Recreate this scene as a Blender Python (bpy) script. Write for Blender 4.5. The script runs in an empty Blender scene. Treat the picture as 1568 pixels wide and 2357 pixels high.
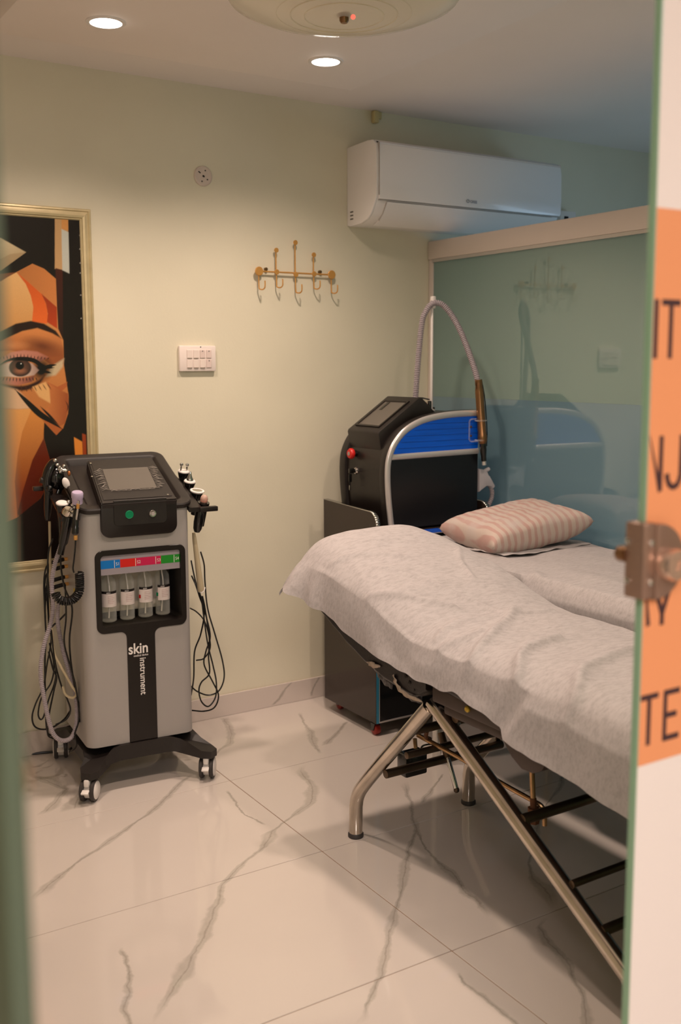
import bpy, bmesh, math, random
import numpy as np
from math import sin, cos, pi, radians
from mathutils import Vector, Matrix, noise

random.seed(7)
SC = bpy.context.scene
COL = SC.collection

# ------------------------------------------------------------------ camera
YAW, PITCH, ROLL = radians(32.1415), radians(7.30714), radians(-0.21775)
FPX, CXP, CYP = 2366.93, 784.0, 1139.43
EYE = Vector((0, 0, 1.40))
_f = Vector((sin(YAW)*cos(PITCH), cos(YAW)*cos(PITCH), -sin(PITCH)))
_r = _f.cross(Vector((0, 0, 1))).normalized()
_u = _r.cross(_f)
RGT = cos(ROLL)*_r + sin(ROLL)*_u
UPV = -sin(ROLL)*_r + cos(ROLL)*_u
cam_d = bpy.data.cameras.new('camera')
cam = bpy.data.objects.new('camera', cam_d)
COL.objects.link(cam)
M = Matrix((RGT, UPV, -_f)).transposed().to_4x4()
M.translation = EYE
cam.matrix_world = M
cam_d.sensor_fit = 'VERTICAL'
cam_d.sensor_height = 36.0
cam_d.sensor_width = 24.0
cam_d.lens = FPX/2357*36
cam_d.shift_y = (CYP-1178.5)/2357
cam_d.clip_start = 0.02
cam_d.dof.use_dof = True
cam_d.dof.focus_distance = 3.05
cam_d.dof.aperture_fstop = 3.2
SC.camera = cam

# ------------------------------------------------------------------ world, lamps, exposure
SC.view_settings.view_transform = 'Standard'
SC.view_settings.look = 'None'
SC.view_settings.gamma = 1.0
SC.view_settings.use_curve_mapping = False
SC.view_settings.exposure = 0.0
w = bpy.data.worlds.new('sky')
SC.world = w
w.use_nodes = True
w.node_tree.nodes['Background'].inputs[0].default_value = (0.55, 0.72, 1.0, 1)
w.node_tree.nodes['Background'].inputs[1].default_value = 0.5
WARM = (1.0, 0.775, 0.63)
COOL = (0.50, 0.74, 1.0)

def lamp(name, kind, loc, power, color, rot=(0, 0, 0), **k):
    d = bpy.data.lights.new(name, kind)
    d.energy = power
    d.color = color
    for a, v in k.items():
        setattr(d, a, v)
    o = bpy.data.objects.new(name, d)
    COL.objects.link(o)
    o.location = loc
    o.rotation_euler = rot
    return o

PANEL_Z = 2.375
DOWN = [(1.085, 2.985), (1.825, 2.985), (1.085, 1.62), (1.825, 1.62)]
for (x, y) in DOWN:
    near = y < 2
    lamp('downlight_lamp', 'SPOT', (x, y, PANEL_Z-0.012), 60 if near else 61, WARM,
         spot_size=radians(150 if near else 138), spot_blend=0.8 if near else 1.0, shadow_soft_size=0.045)
# the lobby behind the camera, lit by its own ceiling lights
lamp('lobby_lamp', 'AREA', (-0.3, -0.9, 2.40), 60, (1.0, 0.91, 0.90), size=0.9)
lamp('lobby_lamp', 'AREA', (2.2, -1.0, 2.40), 20, (1.0, 0.91, 0.90), size=0.9)
# daylight through the window of the neighbouring cubicle
lamp('window_daylight', 'AREA', (4.98, 2.2, 1.2), 13, COOL, rot=(0, radians(62), 0), shape='RECTANGLE', size=1.2, size_y=1.2)

# ------------------------------------------------------------------ helpers
def lin(r, g, b):
    def f(c):
        c /= 255.0
        return c/12.92 if c <= 0.04045 else ((c+0.055)/1.055)**2.4
    return (f(r), f(g), f(b), 1.0)

def P(x, y, Y):
    "the point of the plane y = Y seen at photo pixel (x, y)"
    d = _f + RGT*((x-CXP)/FPX) - UPV*((y-CYP)/FPX)
    return EYE + d*(Y/d.y)

def PX(x, y, X):
    d = _f + RGT*((x-CXP)/FPX) - UPV*((y-CYP)/FPX)
    return EYE + d*(X/d.x)

class MB:
    def __init__(s):
        s.bm = bmesh.new()
    def _xf(s, vs, M):
        if M is not None:
            bmesh.ops.transform(s.bm, matrix=M, verts=vs)
    def box(s, a, b, bev=0.0, seg=2, M=None):
        a, b = Vector(a), Vector(b)
        r = bmesh.ops.create_cube(s.bm, size=1.0)
        vs = r['verts']
        c, d = (a+b)/2, b-a
        for v in vs:
            v.co = Vector((c.x+v.co.x*d.x, c.y+v.co.y*d.y, c.z+v.co.z*d.z))
        if bev > 0:
            es = list({e for v in vs for e in v.link_edges})
            q = bmesh.ops.bevel(s.bm, geom=es, offset=min(bev, min(abs(d.x), abs(d.y), abs(d.z))*0.49), segments=seg, affect='EDGES', profile=0.5)
            vs = list({v for f in q['faces'] for v in f.verts} | {v for v in vs if v.is_valid})
        s._xf(vs, M)
        return s
    def prism(s, pts, axis, lo, hi, bev=0.0, seg=2):
        "closed outline pts (2D) extruded along axis ('x','y','z') from lo to hi"
        def mk(p, h):
            return {'x': (h, p[0], p[1]), 'y': (p[0], h, p[1]), 'z': (p[0], p[1], h)}[axis]
        bot = [s.bm.verts.new(mk(p, lo)) for p in pts]
        top = [s.bm.verts.new(mk(p, hi)) for p in pts]
        n = len(pts)
        fs = [s.bm.faces.new(bot[::-1]), s.bm.faces.new(top)]
        for i in range(n):
            fs.append(s.bm.faces.new((bot[i], bot[(i+1) % n], top[(i+1) % n], top[i])))
        bmesh.ops.recalc_face_normals(s.bm, faces=fs)
        if bev > 0:
            es = [e for f in fs[:2] for e in f.edges]
            bmesh.ops.bevel(s.bm, geom=es, offset=bev, segments=seg, affect='EDGES', profile=0.5)
        return s
    def lathe(s, prof, center=(0, 0, 0), axis=(0, 0, 1), n=24):
        "prof: list of (radius, height along the axis)"
        ax = Vector(axis).normalized()
        q = Vector((0, 0, 1)).rotation_difference(ax)
        c = Vector(center)
        rings = []
        for (r, h) in prof:
            if r <= 1e-6:
                rings.append([s.bm.verts.new(c+ax*h)])
            else:
                rings.append([s.bm.verts.new(c+q @ Vector((r*cos(2*pi*i/n), r*sin(2*pi*i/n), h))) for i in range(n)])
        fs = []
        for a, b in zip(rings, rings[1:]):
            if len(a) == 1 and len(b) == 1:
                continue
            for i in range(n):
                j = (i+1) % n
                if len(a) == 1:
                    fs.append(s.bm.faces.new((a[0], b[j], b[i])))
                elif len(b) == 1:
                    fs.append(s.bm.faces.new((a[i], a[j], b[0])))
                else:
                    fs.append(s.bm.faces.new((a[i], a[j], b[j], b[i])))
        if len(rings[0]) > 1:
            fs.append(s.bm.faces.new(rings[0][::-1]))
        if len(rings[-1]) > 1:
            fs.append(s.bm.faces.new(rings[-1]))
        bmesh.ops.recalc_face_normals(s.bm, faces=fs)
        return s
    def cyl(s, a, b, r, n=20, bev=0.0):
        a, b = Vector(a), Vector(b)
        L = (b-a).length
        if bev > 0:
            pr = [(r-bev, 0), (r-bev*0.3, bev*0.3), (r, bev), (r, L-bev), (r-bev*0.3, L-bev*0.3), (r-bev, L)]
        else:
            pr = [(r, 0), (r, L)]
        return s.lathe(pr, a, b-a, n)
    def ball(s, c, r, n=14, scale=(1, 1, 1), M=None):
        q = bmesh.ops.create_uvsphere(s.bm, u_segments=n, v_segments=max(6, n//2+2), radius=1.0)
        vs = q['verts']
        for v in vs:
            v.co = Vector((v.co.x*scale[0]*r, v.co.y*scale[1]*r, v.co.z*scale[2]*r))
        if M is not None:
            bmesh.ops.transform(s.bm, matrix=M, verts=vs)
        bmesh.ops.translate(s.bm, vec=Vector(c), verts=vs)
        return s
    def tube(s, pts, r, n=10, closed=False):
        "r: number or function of t in 0..1"
        pts = [Vector(p) for p in pts]
        m = len(pts)
        rr = r if callable(r) else (lambda t: r)
        tang = []
        for i in range(m):
            if closed:
                t = pts[(i+1) % m]-pts[i-1]
            else:
                t = pts[min(i+1, m-1)]-pts[max(i-1, 0)]
            tang.append(t.normalized())
        up = Vector((0, 0, 1)) if abs(tang[0].z) < 0.9 else Vector((1, 0, 0))
        nrm = (up-tang[0]*up.dot(tang[0])).normalized()
        rings = []
        for i in range(m):
            if i:
                q = tang[i-1].rotation_difference(tang[i])
                nrm = q @ nrm
                nrm = (nrm-tang[i]*nrm.dot(tang[i])).normalized()
            bn = tang[i].cross(nrm)
            R = rr(i/(m-1))
            rings.append([s.bm.verts.new(pts[i]+nrm*(R*cos(2*pi*k/n))+bn*(R*sin(2*pi*k/n))) for k in range(n)])
        fs = []
        pr = list(zip(rings, rings[1:]))
        if closed:
            pr.append((rings[-1], rings[0]))
        for a, b in pr:
            for k in range(n):
                j = (k+1) % n
                fs.append(s.bm.faces.new((a[k], a[j], b[j], b[k])))
        if not closed:
            fs.append(s.bm.faces.new(rings[0][::-1]))
            fs.append(s.bm.faces.new(rings[-1]))
        bmesh.ops.recalc_face_normals(s.bm, faces=fs)
        return s
    def grid(s, f, nu, nv):
        vs = [[s.bm.verts.new(f(i/nu, j/nv)) for j in range(nv+1)] for i in range(nu+1)]
        for i in range(nu):
            for j in range(nv):
                s.bm.faces.new((vs[i][j], vs[i+1][j], vs[i+1][j+1], vs[i][j+1]))
        return s
    def poly(s, pts):
        s.bm.faces.new([s.bm.verts.new(p) for p in pts])
        return s

def smooth_path(pts, n=8):
    "Catmull-Rom through the points"
    pts = [Vector(p) for p in pts]
    out = []
    q = [pts[0]*2-pts[1]]+pts+[pts[-1]*2-pts[-2]]
    for i in range(1, len(q)-2):
        a, b, c, d = q[i-1], q[i], q[i+1], q[i+2]
        for k in range(n):
            t = k/n
            out.append(0.5*((2*b)+(c-a)*t+(2*a-5*b+4*c-d)*t*t+(3*b-a-3*c+d)*t**3))
    out.append(pts[-1])
    return out

def resample(pts, step):
    out = [pts[0].copy()]
    acc = 0.0
    for a, b in zip(pts, pts[1:]):
        L = (b-a).length
        if L < 1e-9:
            continue
        t = step-acc
        while t <= L:
            out.append(a+(b-a)*(t/L))
            t += step
        acc = L-(t-step)
    return out

def rrect(x0, y0, x1, y1, r, n=5, which=(1, 1, 1, 1)):
    "rounded rectangle outline, corners in order (x0,y0) (x1,y0) (x1,y1) (x0,y1)"
    out = []
    for (cx, cy, a0, on, px, py) in ((x0+r, y0+r, pi, which[0], x0, y0), (x1-r, y0+r, 1.5*pi, which[1], x1, y0),
                                     (x1-r, y1-r, 0, which[2], x1, y1), (x0+r, y1-r, 0.5*pi, which[3], x0, y1)):
        if on:
            for k in range(n+1):
                a = a0+0.5*pi*k/n
                out.append((cx+r*cos(a), cy+r*sin(a)))
        else:
            out.append((px, py))
    return out

ORG = {}
def finish(me, ang=35):
    for p in me.polygons:
        p.use_smooth = True
    me.set_sharp_from_angle(angle=radians(ang))

def world_of(o):
    r = o
    while r.parent:
        r = r.parent
    return ORG.get(r.name, Matrix.Identity(4))

def obj(name, mb, m, parent=None, ang=35, world=True):
    me = bpy.data.meshes.new(name)
    mb.bm.normal_update()
    mb.bm.to_mesh(me)
    mb.bm.free()
    if parent is not None and world:
        me.transform(world_of(parent).inverted())
    finish(me, ang)
    if m is not None:
        me.materials.append(m)
    o = bpy.data.objects.new(name, me)
    COL.objects.link(o)
    if parent is not None:
        o.parent = parent
    return o

def thing(name, label, cat, loc=(0, 0, 0), rotz=0.0, group=None):
    o = bpy.data.objects.new(name, None)
    COL.objects.link(o)
    o.location = loc
    o.rotation_euler = (0, 0, rotz)
    o.empty_display_size = 0.05
    o['label'] = label
    o['category'] = cat
    if group:
        o['group'] = group
    # parts are written in world coordinates; a turned thing turns about its base
    ORG[o.name] = Matrix.Translation(loc)
    return o

def tag(o, label, cat, group=None):
    o['label'] = label
    o['category'] = cat
    if group:
        o['group'] = group
    return o

def struct(name, mb, m, parent=None, ang=35):
    o = obj(name, mb, m, parent, ang)
    if parent is None:
        o['kind'] = 'structure'
    return o

def dup(o, parent=None, loc=None):
    c = o.copy()
    COL.objects.link(c)
    if parent is not None:
        c.parent = parent
    if loc is not None:
        c.location = loc
    for ch in list(o.children):
        dup(ch, c)
    return c

def text(name, s, size, m, parent, M, extrude=0.0004, sx=1.0, align='LEFT', off=0.0):
    cu = bpy.data.curves.new(name, 'FONT')
    cu.body = s
    cu.size = size
    cu.extrude = extrude
    cu.offset = off
    cu.align_x = align
    t = bpy.data.objects.new(name, cu)
    COL.objects.link(t)
    dg = bpy.context.evaluated_depsgraph_get()
    me = bpy.data.meshes.new_from_object(t.evaluated_get(dg))
    bpy.data.objects.remove(t)
    me.transform(M @ Matrix.Diagonal((sx, 1, 1, 1)))
    if parent is not None:
        me.transform(world_of(parent).inverted())
    me.materials.clear()
    me.materials.append(m)
    o = bpy.data.objects.new(name, me)
    COL.objects.link(o)
    if parent is not None:
        o.parent = parent
    return o

def facing_front(x, y, z, tilt=0.0, roll=0.0):
    "text matrix: reads along +X, up +Z, faces -Y"
    return Matrix.Translation((x, y, z)) @ Matrix.Rotation(tilt, 4, 'X') @ Matrix.Rotation(pi/2, 4, 'X') @ Matrix.Rotation(roll, 4, 'Z')

# ------------------------------------------------------------------ materials
MATS = {}
def mat(name, col, rough=0.5, metal=0.0, var=0.0, vscale=30.0, bump=0.0, bscale=200.0, coat=0.0, spec=0.5, emis=None, estr=0.0, trans=0.0, ior=1.45, alpha=1.0, stretch=(1, 1, 1), sheen=0.0, subs=0.0):
    if name in MATS:
        return MATS[name]
    m = bpy.data.materials.new(name)
    m.use_nodes = True
    nt = m.node_tree
    b = nt.nodes['Principled BSDF']
    b.inputs['Base Color'].default_value = col
    b.inputs['Roughness'].default_value = rough
    b.inputs['Metallic'].default_value = metal
    b.inputs['Specular IOR Level'].default_value = spec
    b.inputs['Coat Weight'].default_value = coat
    b.inputs['Coat Roughness'].default_value = 0.05
    b.inputs['Transmission Weight'].default_value = trans
    b.inputs['IOR'].default_value = ior
    b.inputs['Alpha'].default_value = alpha
    b.inputs['Sheen Weight'].default_value = sheen
    if emis:
        b.inputs['Emission Color'].default_value = emis
        b.inputs['Emission Strength'].default_value = estr
    if var > 0 or bump > 0:
        tc = nt.nodes.new('ShaderNodeTexCoord')
        mp = nt.nodes.new('ShaderNodeMapping')
        mp.inputs['Scale'].default_value = stretch
        nt.links.new(tc.outputs['Object'], mp.inputs['Vector'])
    if var > 0:
        nz = nt.nodes.new('ShaderNodeTexNoise')
        nz.inputs['Scale'].default_value = vscale
        nz.inputs['Detail'].default_value = 5
        nt.links.new(mp.outputs[0], nz.inputs['Vector'])
        rp = nt.nodes.new('ShaderNodeValToRGB')
        rp.color_ramp.elements[0].position = 0.3
        rp.color_ramp.elements[1].position = 0.7
        rp.color_ramp.elements[0].color = tuple(c*(1-var) for c in col[:3])+(1,)
        rp.color_ramp.elements[1].color = tuple(min(1, c*(1+var)) for c in col[:3])+(1,)
        nt.links.new(nz.outputs['Fac'], rp.inputs['Fac'])
        nt.links.new(rp.outputs[0], b.inputs['Base Color'])
    if bump > 0:
        nb = nt.nodes.new('ShaderNodeTexNoise')
        nb.inputs['Scale'].default_value = bscale
        nb.inputs['Detail'].default_value = 4
        nt.links.new(mp.outputs[0], nb.inputs['Vector'])
        bp = nt.nodes.new('ShaderNodeBump')
        bp.inputs['Strength'].default_value = bump
        bp.inputs['Distance'].default_value = 0.002
        nt.links.new(nb.outputs['Fac'], bp.inputs['Height'])
        nt.links.new(bp.outputs[0], b.inputs['Normal'])
    MATS[name] = m
    return m

m_wall = mat('cream wall paint', lin(226, 220, 198), 0.55, var=0.03, vscale=3, bump=0.15, bscale=120)
m_ceil = mat('ceiling paint', lin(238, 229, 222), 0.7, var=0.02, vscale=2)
m_grout = mat('grout', lin(150, 122, 98), 0.8, var=0.1, vscale=40)
m_white = mat('white plastic', lin(232, 226, 222), 0.35)
m_wfilm = mat('white film', lin(238, 228, 222), 0.6)
m_acw = mat('air conditioner plastic', lin(244, 240, 240), 0.22, coat=0.3)
m_acgap = mat('dark gap plastic', lin(90, 84, 80), 0.6)
m_rail = mat('white painted aluminium', lin(224, 212, 204), 0.35)
m_black = mat('matte black plastic', lin(34, 29, 27), 0.42, bump=0.15, bscale=700)
m_blackg = mat('glossy black plastic', lin(16, 14, 14), 0.18, coat=0.4)
m_dark = mat('dark panel plastic', lin(28, 22, 20), 0.35)
m_lam = mat('dark laminate board', lin(50, 40, 34), 0.16, var=0.08, vscale=25)
m_door = mat('black glass door front', lin(14, 13, 14), 0.08)
m_grey = mat('silver grey paint', lin(168, 163, 160), 0.4, metal=0.1)
m_chrome = mat('chrome', lin(205, 203, 200), 0.12, metal=1.0)
m_steel = mat('worn chrome tube', lin(200, 190, 178), 0.16, metal=1.0, var=0.12, vscale=14, stretch=(1, 1, 1))
m_bar = mat('tarnished bar', lin(96, 80, 66), 0.35, metal=0.9, var=0.2, vscale=20)
m_brass = mat('brassy rod', lin(176, 142, 104), 0.28, metal=1.0, var=0.15, vscale=30)
m_rust = mat('rusted iron', lin(105, 66, 40), 0.7, metal=0.4, var=0.3, vscale=60)
m_gold = mat('gold lacquered metal', lin(212, 158, 86), 0.4, metal=0.4)
m_goldd = mat('aged brass screw', lin(120, 98, 66), 0.4, metal=0.8)
m_silver = mat('satin silver trim', lin(205, 200, 198), 0.28, metal=0.55)
m_blue = mat('brushed blue acrylic', lin(0, 92, 222), 0.25, var=0.12, vscale=8, stretch=(1, 1, 40), coat=0.3)
m_navy = mat('black side panel', lin(17, 18, 22), 0.3)
m_cyan = mat('blue edge strip', lin(58, 150, 190), 0.3)
m_red = mat('red plastic', lin(200, 30, 26), 0.35)
m_redd = mat('translucent red wheel', lin(150, 38, 28), 0.3)
m_green = mat('green button', lin(0, 128, 84), 0.3)
m_screen = mat('switched off screen', lin(92, 86, 80), 0.12, spec=0.6)
m_wrap = mat('clear plastic wrap', lin(235, 235, 235), 0.06, trans=1.0, ior=1.3)
m_bronze = mat('bronze anodised metal', lin(140, 104, 72), 0.28, metal=0.85)
m_lockm = mat('brown brushed lock metal', lin(158, 130, 114), 0.34, metal=0.7)
m_knobm = mat('rose steel knob', lin(220, 190, 170), 0.25, metal=0.8)
m_hose = mat('grey ribbed hose', lin(168, 158, 164), 0.5)
m_cream = mat('cream rubber', lin(198, 182, 150), 0.5)
m_cable = mat('black cable rubber', lin(18, 17, 16), 0.35)
m_lilac = mat('lilac cup plastic', lin(186, 172, 200), 0.35)
m_pink = mat('pink bulb plastic', lin(214, 150, 132), 0.3)
m_yel = mat('yellow sticker', lin(206, 178, 48), 0.6, var=0.15, vscale=200)
m_txt = mat('white print', lin(236, 230, 226), 0.5)
m_txtd = mat('dark brown letters', lin(66, 42, 46), 0.5)
m_orange = mat('orange vinyl sticker', lin(236, 156, 106), 0.5)
m_tyre = mat('dark grey tyre', lin(58, 53, 52), 0.5)
m_vinyl = mat('black vinyl', lin(30, 25, 24), 0.34, bump=0.3, bscale=260)
m_board = mat('brown underside board', lin(62, 48, 42), 0.5, var=0.15, vscale=20)
m_torn = mat('torn cream lining', lin(176, 158, 140), 0.8, var=0.15, vscale=60)
m_frame = mat('champagne gilt frame', lin(205, 190, 150), 0.38, metal=0.3, var=0.1, vscale=20, stretch=(1, 1, 1))
m_framed = mat('dark gilt groove', lin(112, 92, 56), 0.45, metal=0.5)
m_hole = mat('black hole', lin(20, 16, 14), 0.8)
m_lamp = mat('lit lamp disc', (1, 1, 1, 1), 0.5, emis=(1.0, 0.90, 0.84, 1), estr=14.0)
m_led = mat('red indicator light', lin(220, 30, 30), 0.4, emis=(1.0, 0.08, 0.05, 1), estr=2.5)
m_edge = mat('green glass edge', lin(138, 172, 140), 0.25, spec=0.6)
m_leaf = mat('frosted green glass leaf', lin(64, 70, 52), 0.3)
m_leafe = mat('dusty green glass edge', lin(84, 96, 78), 0.35)
m_skirt = None

# --- clear plastic and liquid: simple thin glass
def clear_mat(name, col, rough=0.05, mix=0.82, edge=0.75):
    m = bpy.data.materials.new(name)
    m.use_nodes = True
    nt = m.node_tree
    for n in list(nt.nodes):
        nt.nodes.remove(n)
    out = nt.nodes.new('ShaderNodeOutputMaterial')
    tr = nt.nodes.new('ShaderNodeBsdfTransparent')
    tr.inputs[0].default_value = col
    gl = nt.nodes.new('ShaderNodeBsdfPrincipled')
    gl.inputs['Base Color'].default_value = col
    gl.inputs['Roughness'].default_value = rough
    fr = nt.nodes.new('ShaderNodeLayerWeight')
    fr.inputs['Blend'].default_value = 0.35
    mr = nt.nodes.new('ShaderNodeMapRange')
    mr.inputs['To Min'].default_value = 1-mix
    mr.inputs['To Max'].default_value = edge
    mx = nt.nodes.new('ShaderNodeMixShader')
    nt.links.new(fr.outputs['Facing'], mr.inputs['Value'])
    nt.links.new(mr.outputs[0], mx.inputs[0])
    nt.links.new(tr.outputs[0], mx.inputs[1])
    nt.links.new(gl.outputs[0], mx.inputs[2])
    nt.links.new(mx.outputs[0], out.inputs[0])
    return m
m_clear = clear_mat('clear plastic', (0.985, 0.985, 0.97, 1), 0.06, 0.95, 0.45)
m_bowl = clear_mat('clear acrylic bowl', (0.95, 0.92, 0.83, 1), 0.12, 0.84)

# --- frosted teal glass of the partition: glossy face, milky body that passes some light
def frosted(name, col, trans, rough, gloss):
    m = bpy.data.materials.new(name)
    m.use_nodes = True
    nt = m.node_tree
    for n in list(nt.nodes):
        nt.nodes.remove(n)
    out = nt.nodes.new('ShaderNodeOutputMaterial')
    df = nt.nodes.new('ShaderNodeBsdfDiffuse')
    df.inputs[0].default_value = col
    tl = nt.nodes.new('ShaderNodeBsdfTranslucent')
    tl.inputs[0].default_value = trans
    a = nt.nodes.new('ShaderNodeMixShader')
    a.inputs[0].default_value = 0.5
    gl = nt.nodes.new('ShaderNodeBsdfGlossy')
    gl.inputs['Roughness'].default_value = rough
    gl.inputs[0].default_value = (0.9, 0.95, 0.95, 1)
    fr = nt.nodes.new('ShaderNodeFresnel')
    fr.inputs[0].default_value = 1.52
    mu = nt.nodes.new('ShaderNodeMath')
    mu.operation = 'MULTIPLY'
    mu.inputs[1].default_value = gloss
    b = nt.nodes.new('ShaderNodeMixShader')
    nt.links.new(df.outputs[0], a.inputs[1])
    nt.links.new(tl.outputs[0], a.inputs[2])
    nt.links.new(fr.outputs[0], mu.inputs[0])
    nt.links.new(mu.outputs[0], b.inputs[0])
    nt.links.new(a.outputs[0], b.inputs[1])
    nt.links.new(gl.outputs[0], b.inputs[2])
    nt.links.new(b.outputs[0], out.inputs[0])
    return m
m_teal = frosted('teal frosted glass', lin(146, 170, 158), lin(215, 240, 234), 0.02, 2.4)
m_teal2 = frosted('milky frosted glass', lin(116, 148, 158), lin(240, 252, 255), 0.035, 2.4)

# --- floor tile marble: veins follow drawn paths across the floor
VEINS = [
 ([(1.892, 2.462), (1.797, 2.440), (1.756, 2.369), (1.66, 2.282), (1.595, 2.202), (1.42, 2.017), (1.328, 1.912), (1.259, 1.83), (1.178, 1.764), (1.119, 1.7)], 0.022),
 ([(1.733, 3.006), (1.691, 2.963), (1.663, 2.828), (1.587, 2.714), (1.443, 2.639), (1.381, 2.609), (1.324, 2.529), (1.229, 2.48), (1.118, 2.392), (1.06, 2.296), (0.98, 2.202), (0.907, 2.116), (0.831, 2.042), (0.739, 1.942)], 0.024),
 ([(1.366, 3.149), (1.232, 3.021), (1.1, 2.913), (0.933, 2.795), (0.82, 2.727), (0.722, 2.645), (0.673, 2.595)], 0.02),
 ([(1.94, 2.693), (1.857, 2.542), (1.776, 2.408), (1.708, 2.251), (1.686, 2.114), (1.652, 1.996), (1.63, 1.883)], 0.014),
 ([(2.531, 2.54), (2.357, 2.383), (2.225, 2.306), (2.023, 2.147), (1.902, 2.034), (1.857, 1.976), (1.832, 1.882), (1.8, 1.824)], 0.02),
 ([(1.747, 1.808), (1.70, 1.782), (1.682, 1.732), (1.651, 1.641), (1.592, 1.519), (1.506, 1.43), (1.44, 1.36)], 0.018),
 ([(1.991, 3.486), (1.904, 3.251), (1.827, 3.06)], 0.02),
 ([(2.099, 3.296), (1.987, 3.197), (1.894, 3.124)], 0.014),
 ([(1.71, 3.606), (1.653, 3.412), (1.60, 3.33), (1.528, 3.282), (1.436, 3.196)], 0.022),
 ([(1.403, 2.953), (1.376, 2.773), (1.391, 2.655)], 0.012),
 ([(1.402, 1.738), (1.396, 1.683), (1.4, 1.569), (1.389, 1.50)], 0.012),
 ([(0.787, 2.257), (0.76, 2.127), (0.706, 2.01), (0.684, 1.90)], 0.012),
 ([(2.096, 2.68), (2.004, 2.609), (1.886, 2.523)], 0.013),
 ([(1.13, 3.33), (1.0, 3.22), (0.93, 3.08)], 0.03), ([(0.90, 3.42), (0.96, 3.25), (0.84, 3.10)], 0.03),
]
def marble(name, base, vein, veins, plane='XY', rough=0.07):
    m = bpy.data.materials.new(name)
    m.use_nodes = True
    nt = m.node_tree
    N, L = nt.nodes, nt.links
    b = N['Principled BSDF']
    def math_(op, a, c=None, clamp=False):
        n = N.new('ShaderNodeMath')
        n.operation = op
        n.use_clamp = clamp
        for i, v in enumerate((a, c)):
            if v is None:
                continue
            if isinstance(v, (int, float)):
                n.inputs[i].default_value = v
            else:
                L.new(v, n.inputs[i])
        return n.outputs[0]
    geo = N.new('ShaderNodeNewGeometry')
    sep = N.new('ShaderNodeSeparateXYZ')
    nz = N.new('ShaderNodeTexNoise')
    nz.inputs['Scale'].default_value = 9.0
    nz.inputs['Detail'].default_value = 8.0
    nz.inputs['Roughness'].default_value = 0.62
    L.new(geo.outputs['Position'], nz.inputs['Vector'])
    L.new(geo.outputs['Position'], sep.inputs[0])
    wob = math_('MULTIPLY', math_('SUBTRACT', nz.outputs['Fac'], 0.5), 0.055)
    nw = N.new('ShaderNodeTexNoise')
    nw.inputs['Scale'].default_value = 6.0
    nw.inputs['Detail'].default_value = 3.0
    L.new(geo.outputs['Position'], nw.inputs['Vector'])
    xo = math_('ADD', sep.outputs['X'], wob)
    yo = sep.outputs['Y'] if plane == 'XY' else sep.outputs['Z']
    total = None
    for pts, wd in veins:
        ys = [p[1] for p in pts]
        xs = [p[0] for p in pts]
        y0, y1, x0, x1 = min(ys), max(ys), min(xs)-0.01, max(xs)+0.01
        fc = N.new('ShaderNodeFloatCurve')
        c = fc.mapping.curves[0]
        pp = sorted(((y-y0)/(y1-y0), (x-x0)/(x1-x0)) for x, y in pts)
        while len(c.points) < len(pp):
            c.points.new(0.5, 0.5)
        for q, (u, v) in zip(c.points, pp):
            q.location = (u, v)
            q.handle_type = 'VECTOR'
        fc.mapping.update()
        t = math_('DIVIDE', math_('SUBTRACT', yo, y0), y1-y0)
        L.new(t, fc.inputs['Value'])
        xc = math_('ADD', math_('MULTIPLY', fc.outputs[0], x1-x0), x0)
        slope = abs((xs[0]-xs[-1])/(ys[0]-ys[-1]))
        d = math_('DIVIDE', math_('ABSOLUTE', math_('SUBTRACT', xo, xc)), math.sqrt(1+slope*slope))
        wvar = math_('MULTIPLY', math_('POWER', nw.outputs['Fac'], 3.0), wd*4.2)
        wvar = math_('ADD', wvar, 0.0028)
        soft = math_('MULTIPLY', math_('SUBTRACT', 1.0, math_('DIVIDE', d, wvar), clamp=True), 2.2, True)
        thin = math_('SUBTRACT', 1.0, math_('DIVIDE', d, 0.0034), clamp=True)
        core = math_('ADD', math_('MULTIPLY', soft, 0.44), math_('MULTIPLY', thin, 0.36), True)
        inside = math_('MULTIPLY', math_('MULTIPLY', t, 14.0, True), math_('MULTIPLY', math_('SUBTRACT', 1.0, t), 14.0, True))
        k = math_('MULTIPLY', core, inside)
        total = k if total is None else math_('MAXIMUM', total, k)
    nz2 = N.new('ShaderNodeTexNoise')
    nz2.inputs['Scale'].default_value = 60.0
    nz2.inputs['Detail'].default_value = 4.0
    L.new(geo.outputs['Position'], nz2.inputs['Vector'])
    fac = math_('MULTIPLY', total, math_('ADD', math_('MULTIPLY', nz2.outputs['Fac'], 0.5), 0.55), True)
    cl = N.new('ShaderNodeTexNoise')
    cl.inputs['Scale'].default_value = 1.6
    cl.inputs['Detail'].default_value = 4.0
    L.new(geo.outputs['Position'], cl.inputs['Vector'])
    bs = N.new('ShaderNodeValToRGB')
    bs.color_ramp.elements[0].color = tuple(c*0.95 for c in base[:3])+(1,)
    bs.color_ramp.elements[1].color = base
    bs.color_ramp.elements[0].position = 0.35
    bs.color_ramp.elements[1].position = 0.6
    L.new(cl.outputs['Fac'], bs.inputs['Fac'])
    mx = N.new('ShaderNodeMix')
    mx.data_type = 'RGBA'
    L.new(fac, mx.inputs['Factor'])
    L.new(bs.outputs[0], mx.inputs['A'])
    mx.inputs['B'].default_value = vein
    L.new(mx.outputs['Result'], b.inputs['Base Color'])
    b.inputs['Roughness'].default_value = rough
    b.inputs['Specular IOR Level'].default_value = 0.8
    return m
m_tile = marble('white veined marble tile', lin(210, 200, 192), lin(128, 123, 110), VEINS)
m_skirt = marble('white veined skirting tile', lin(214, 202, 194), lin(136, 130, 118),
                 [([(2.03, 0.088), (1.99, 0.06), (1.965, 0.03), (1.935, 0.004)], 0.008), ([(2.155, 0.088), (2.135, 0.06), (2.12, 0.01)], 0.006)], 'XZ', 0.15)

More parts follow.
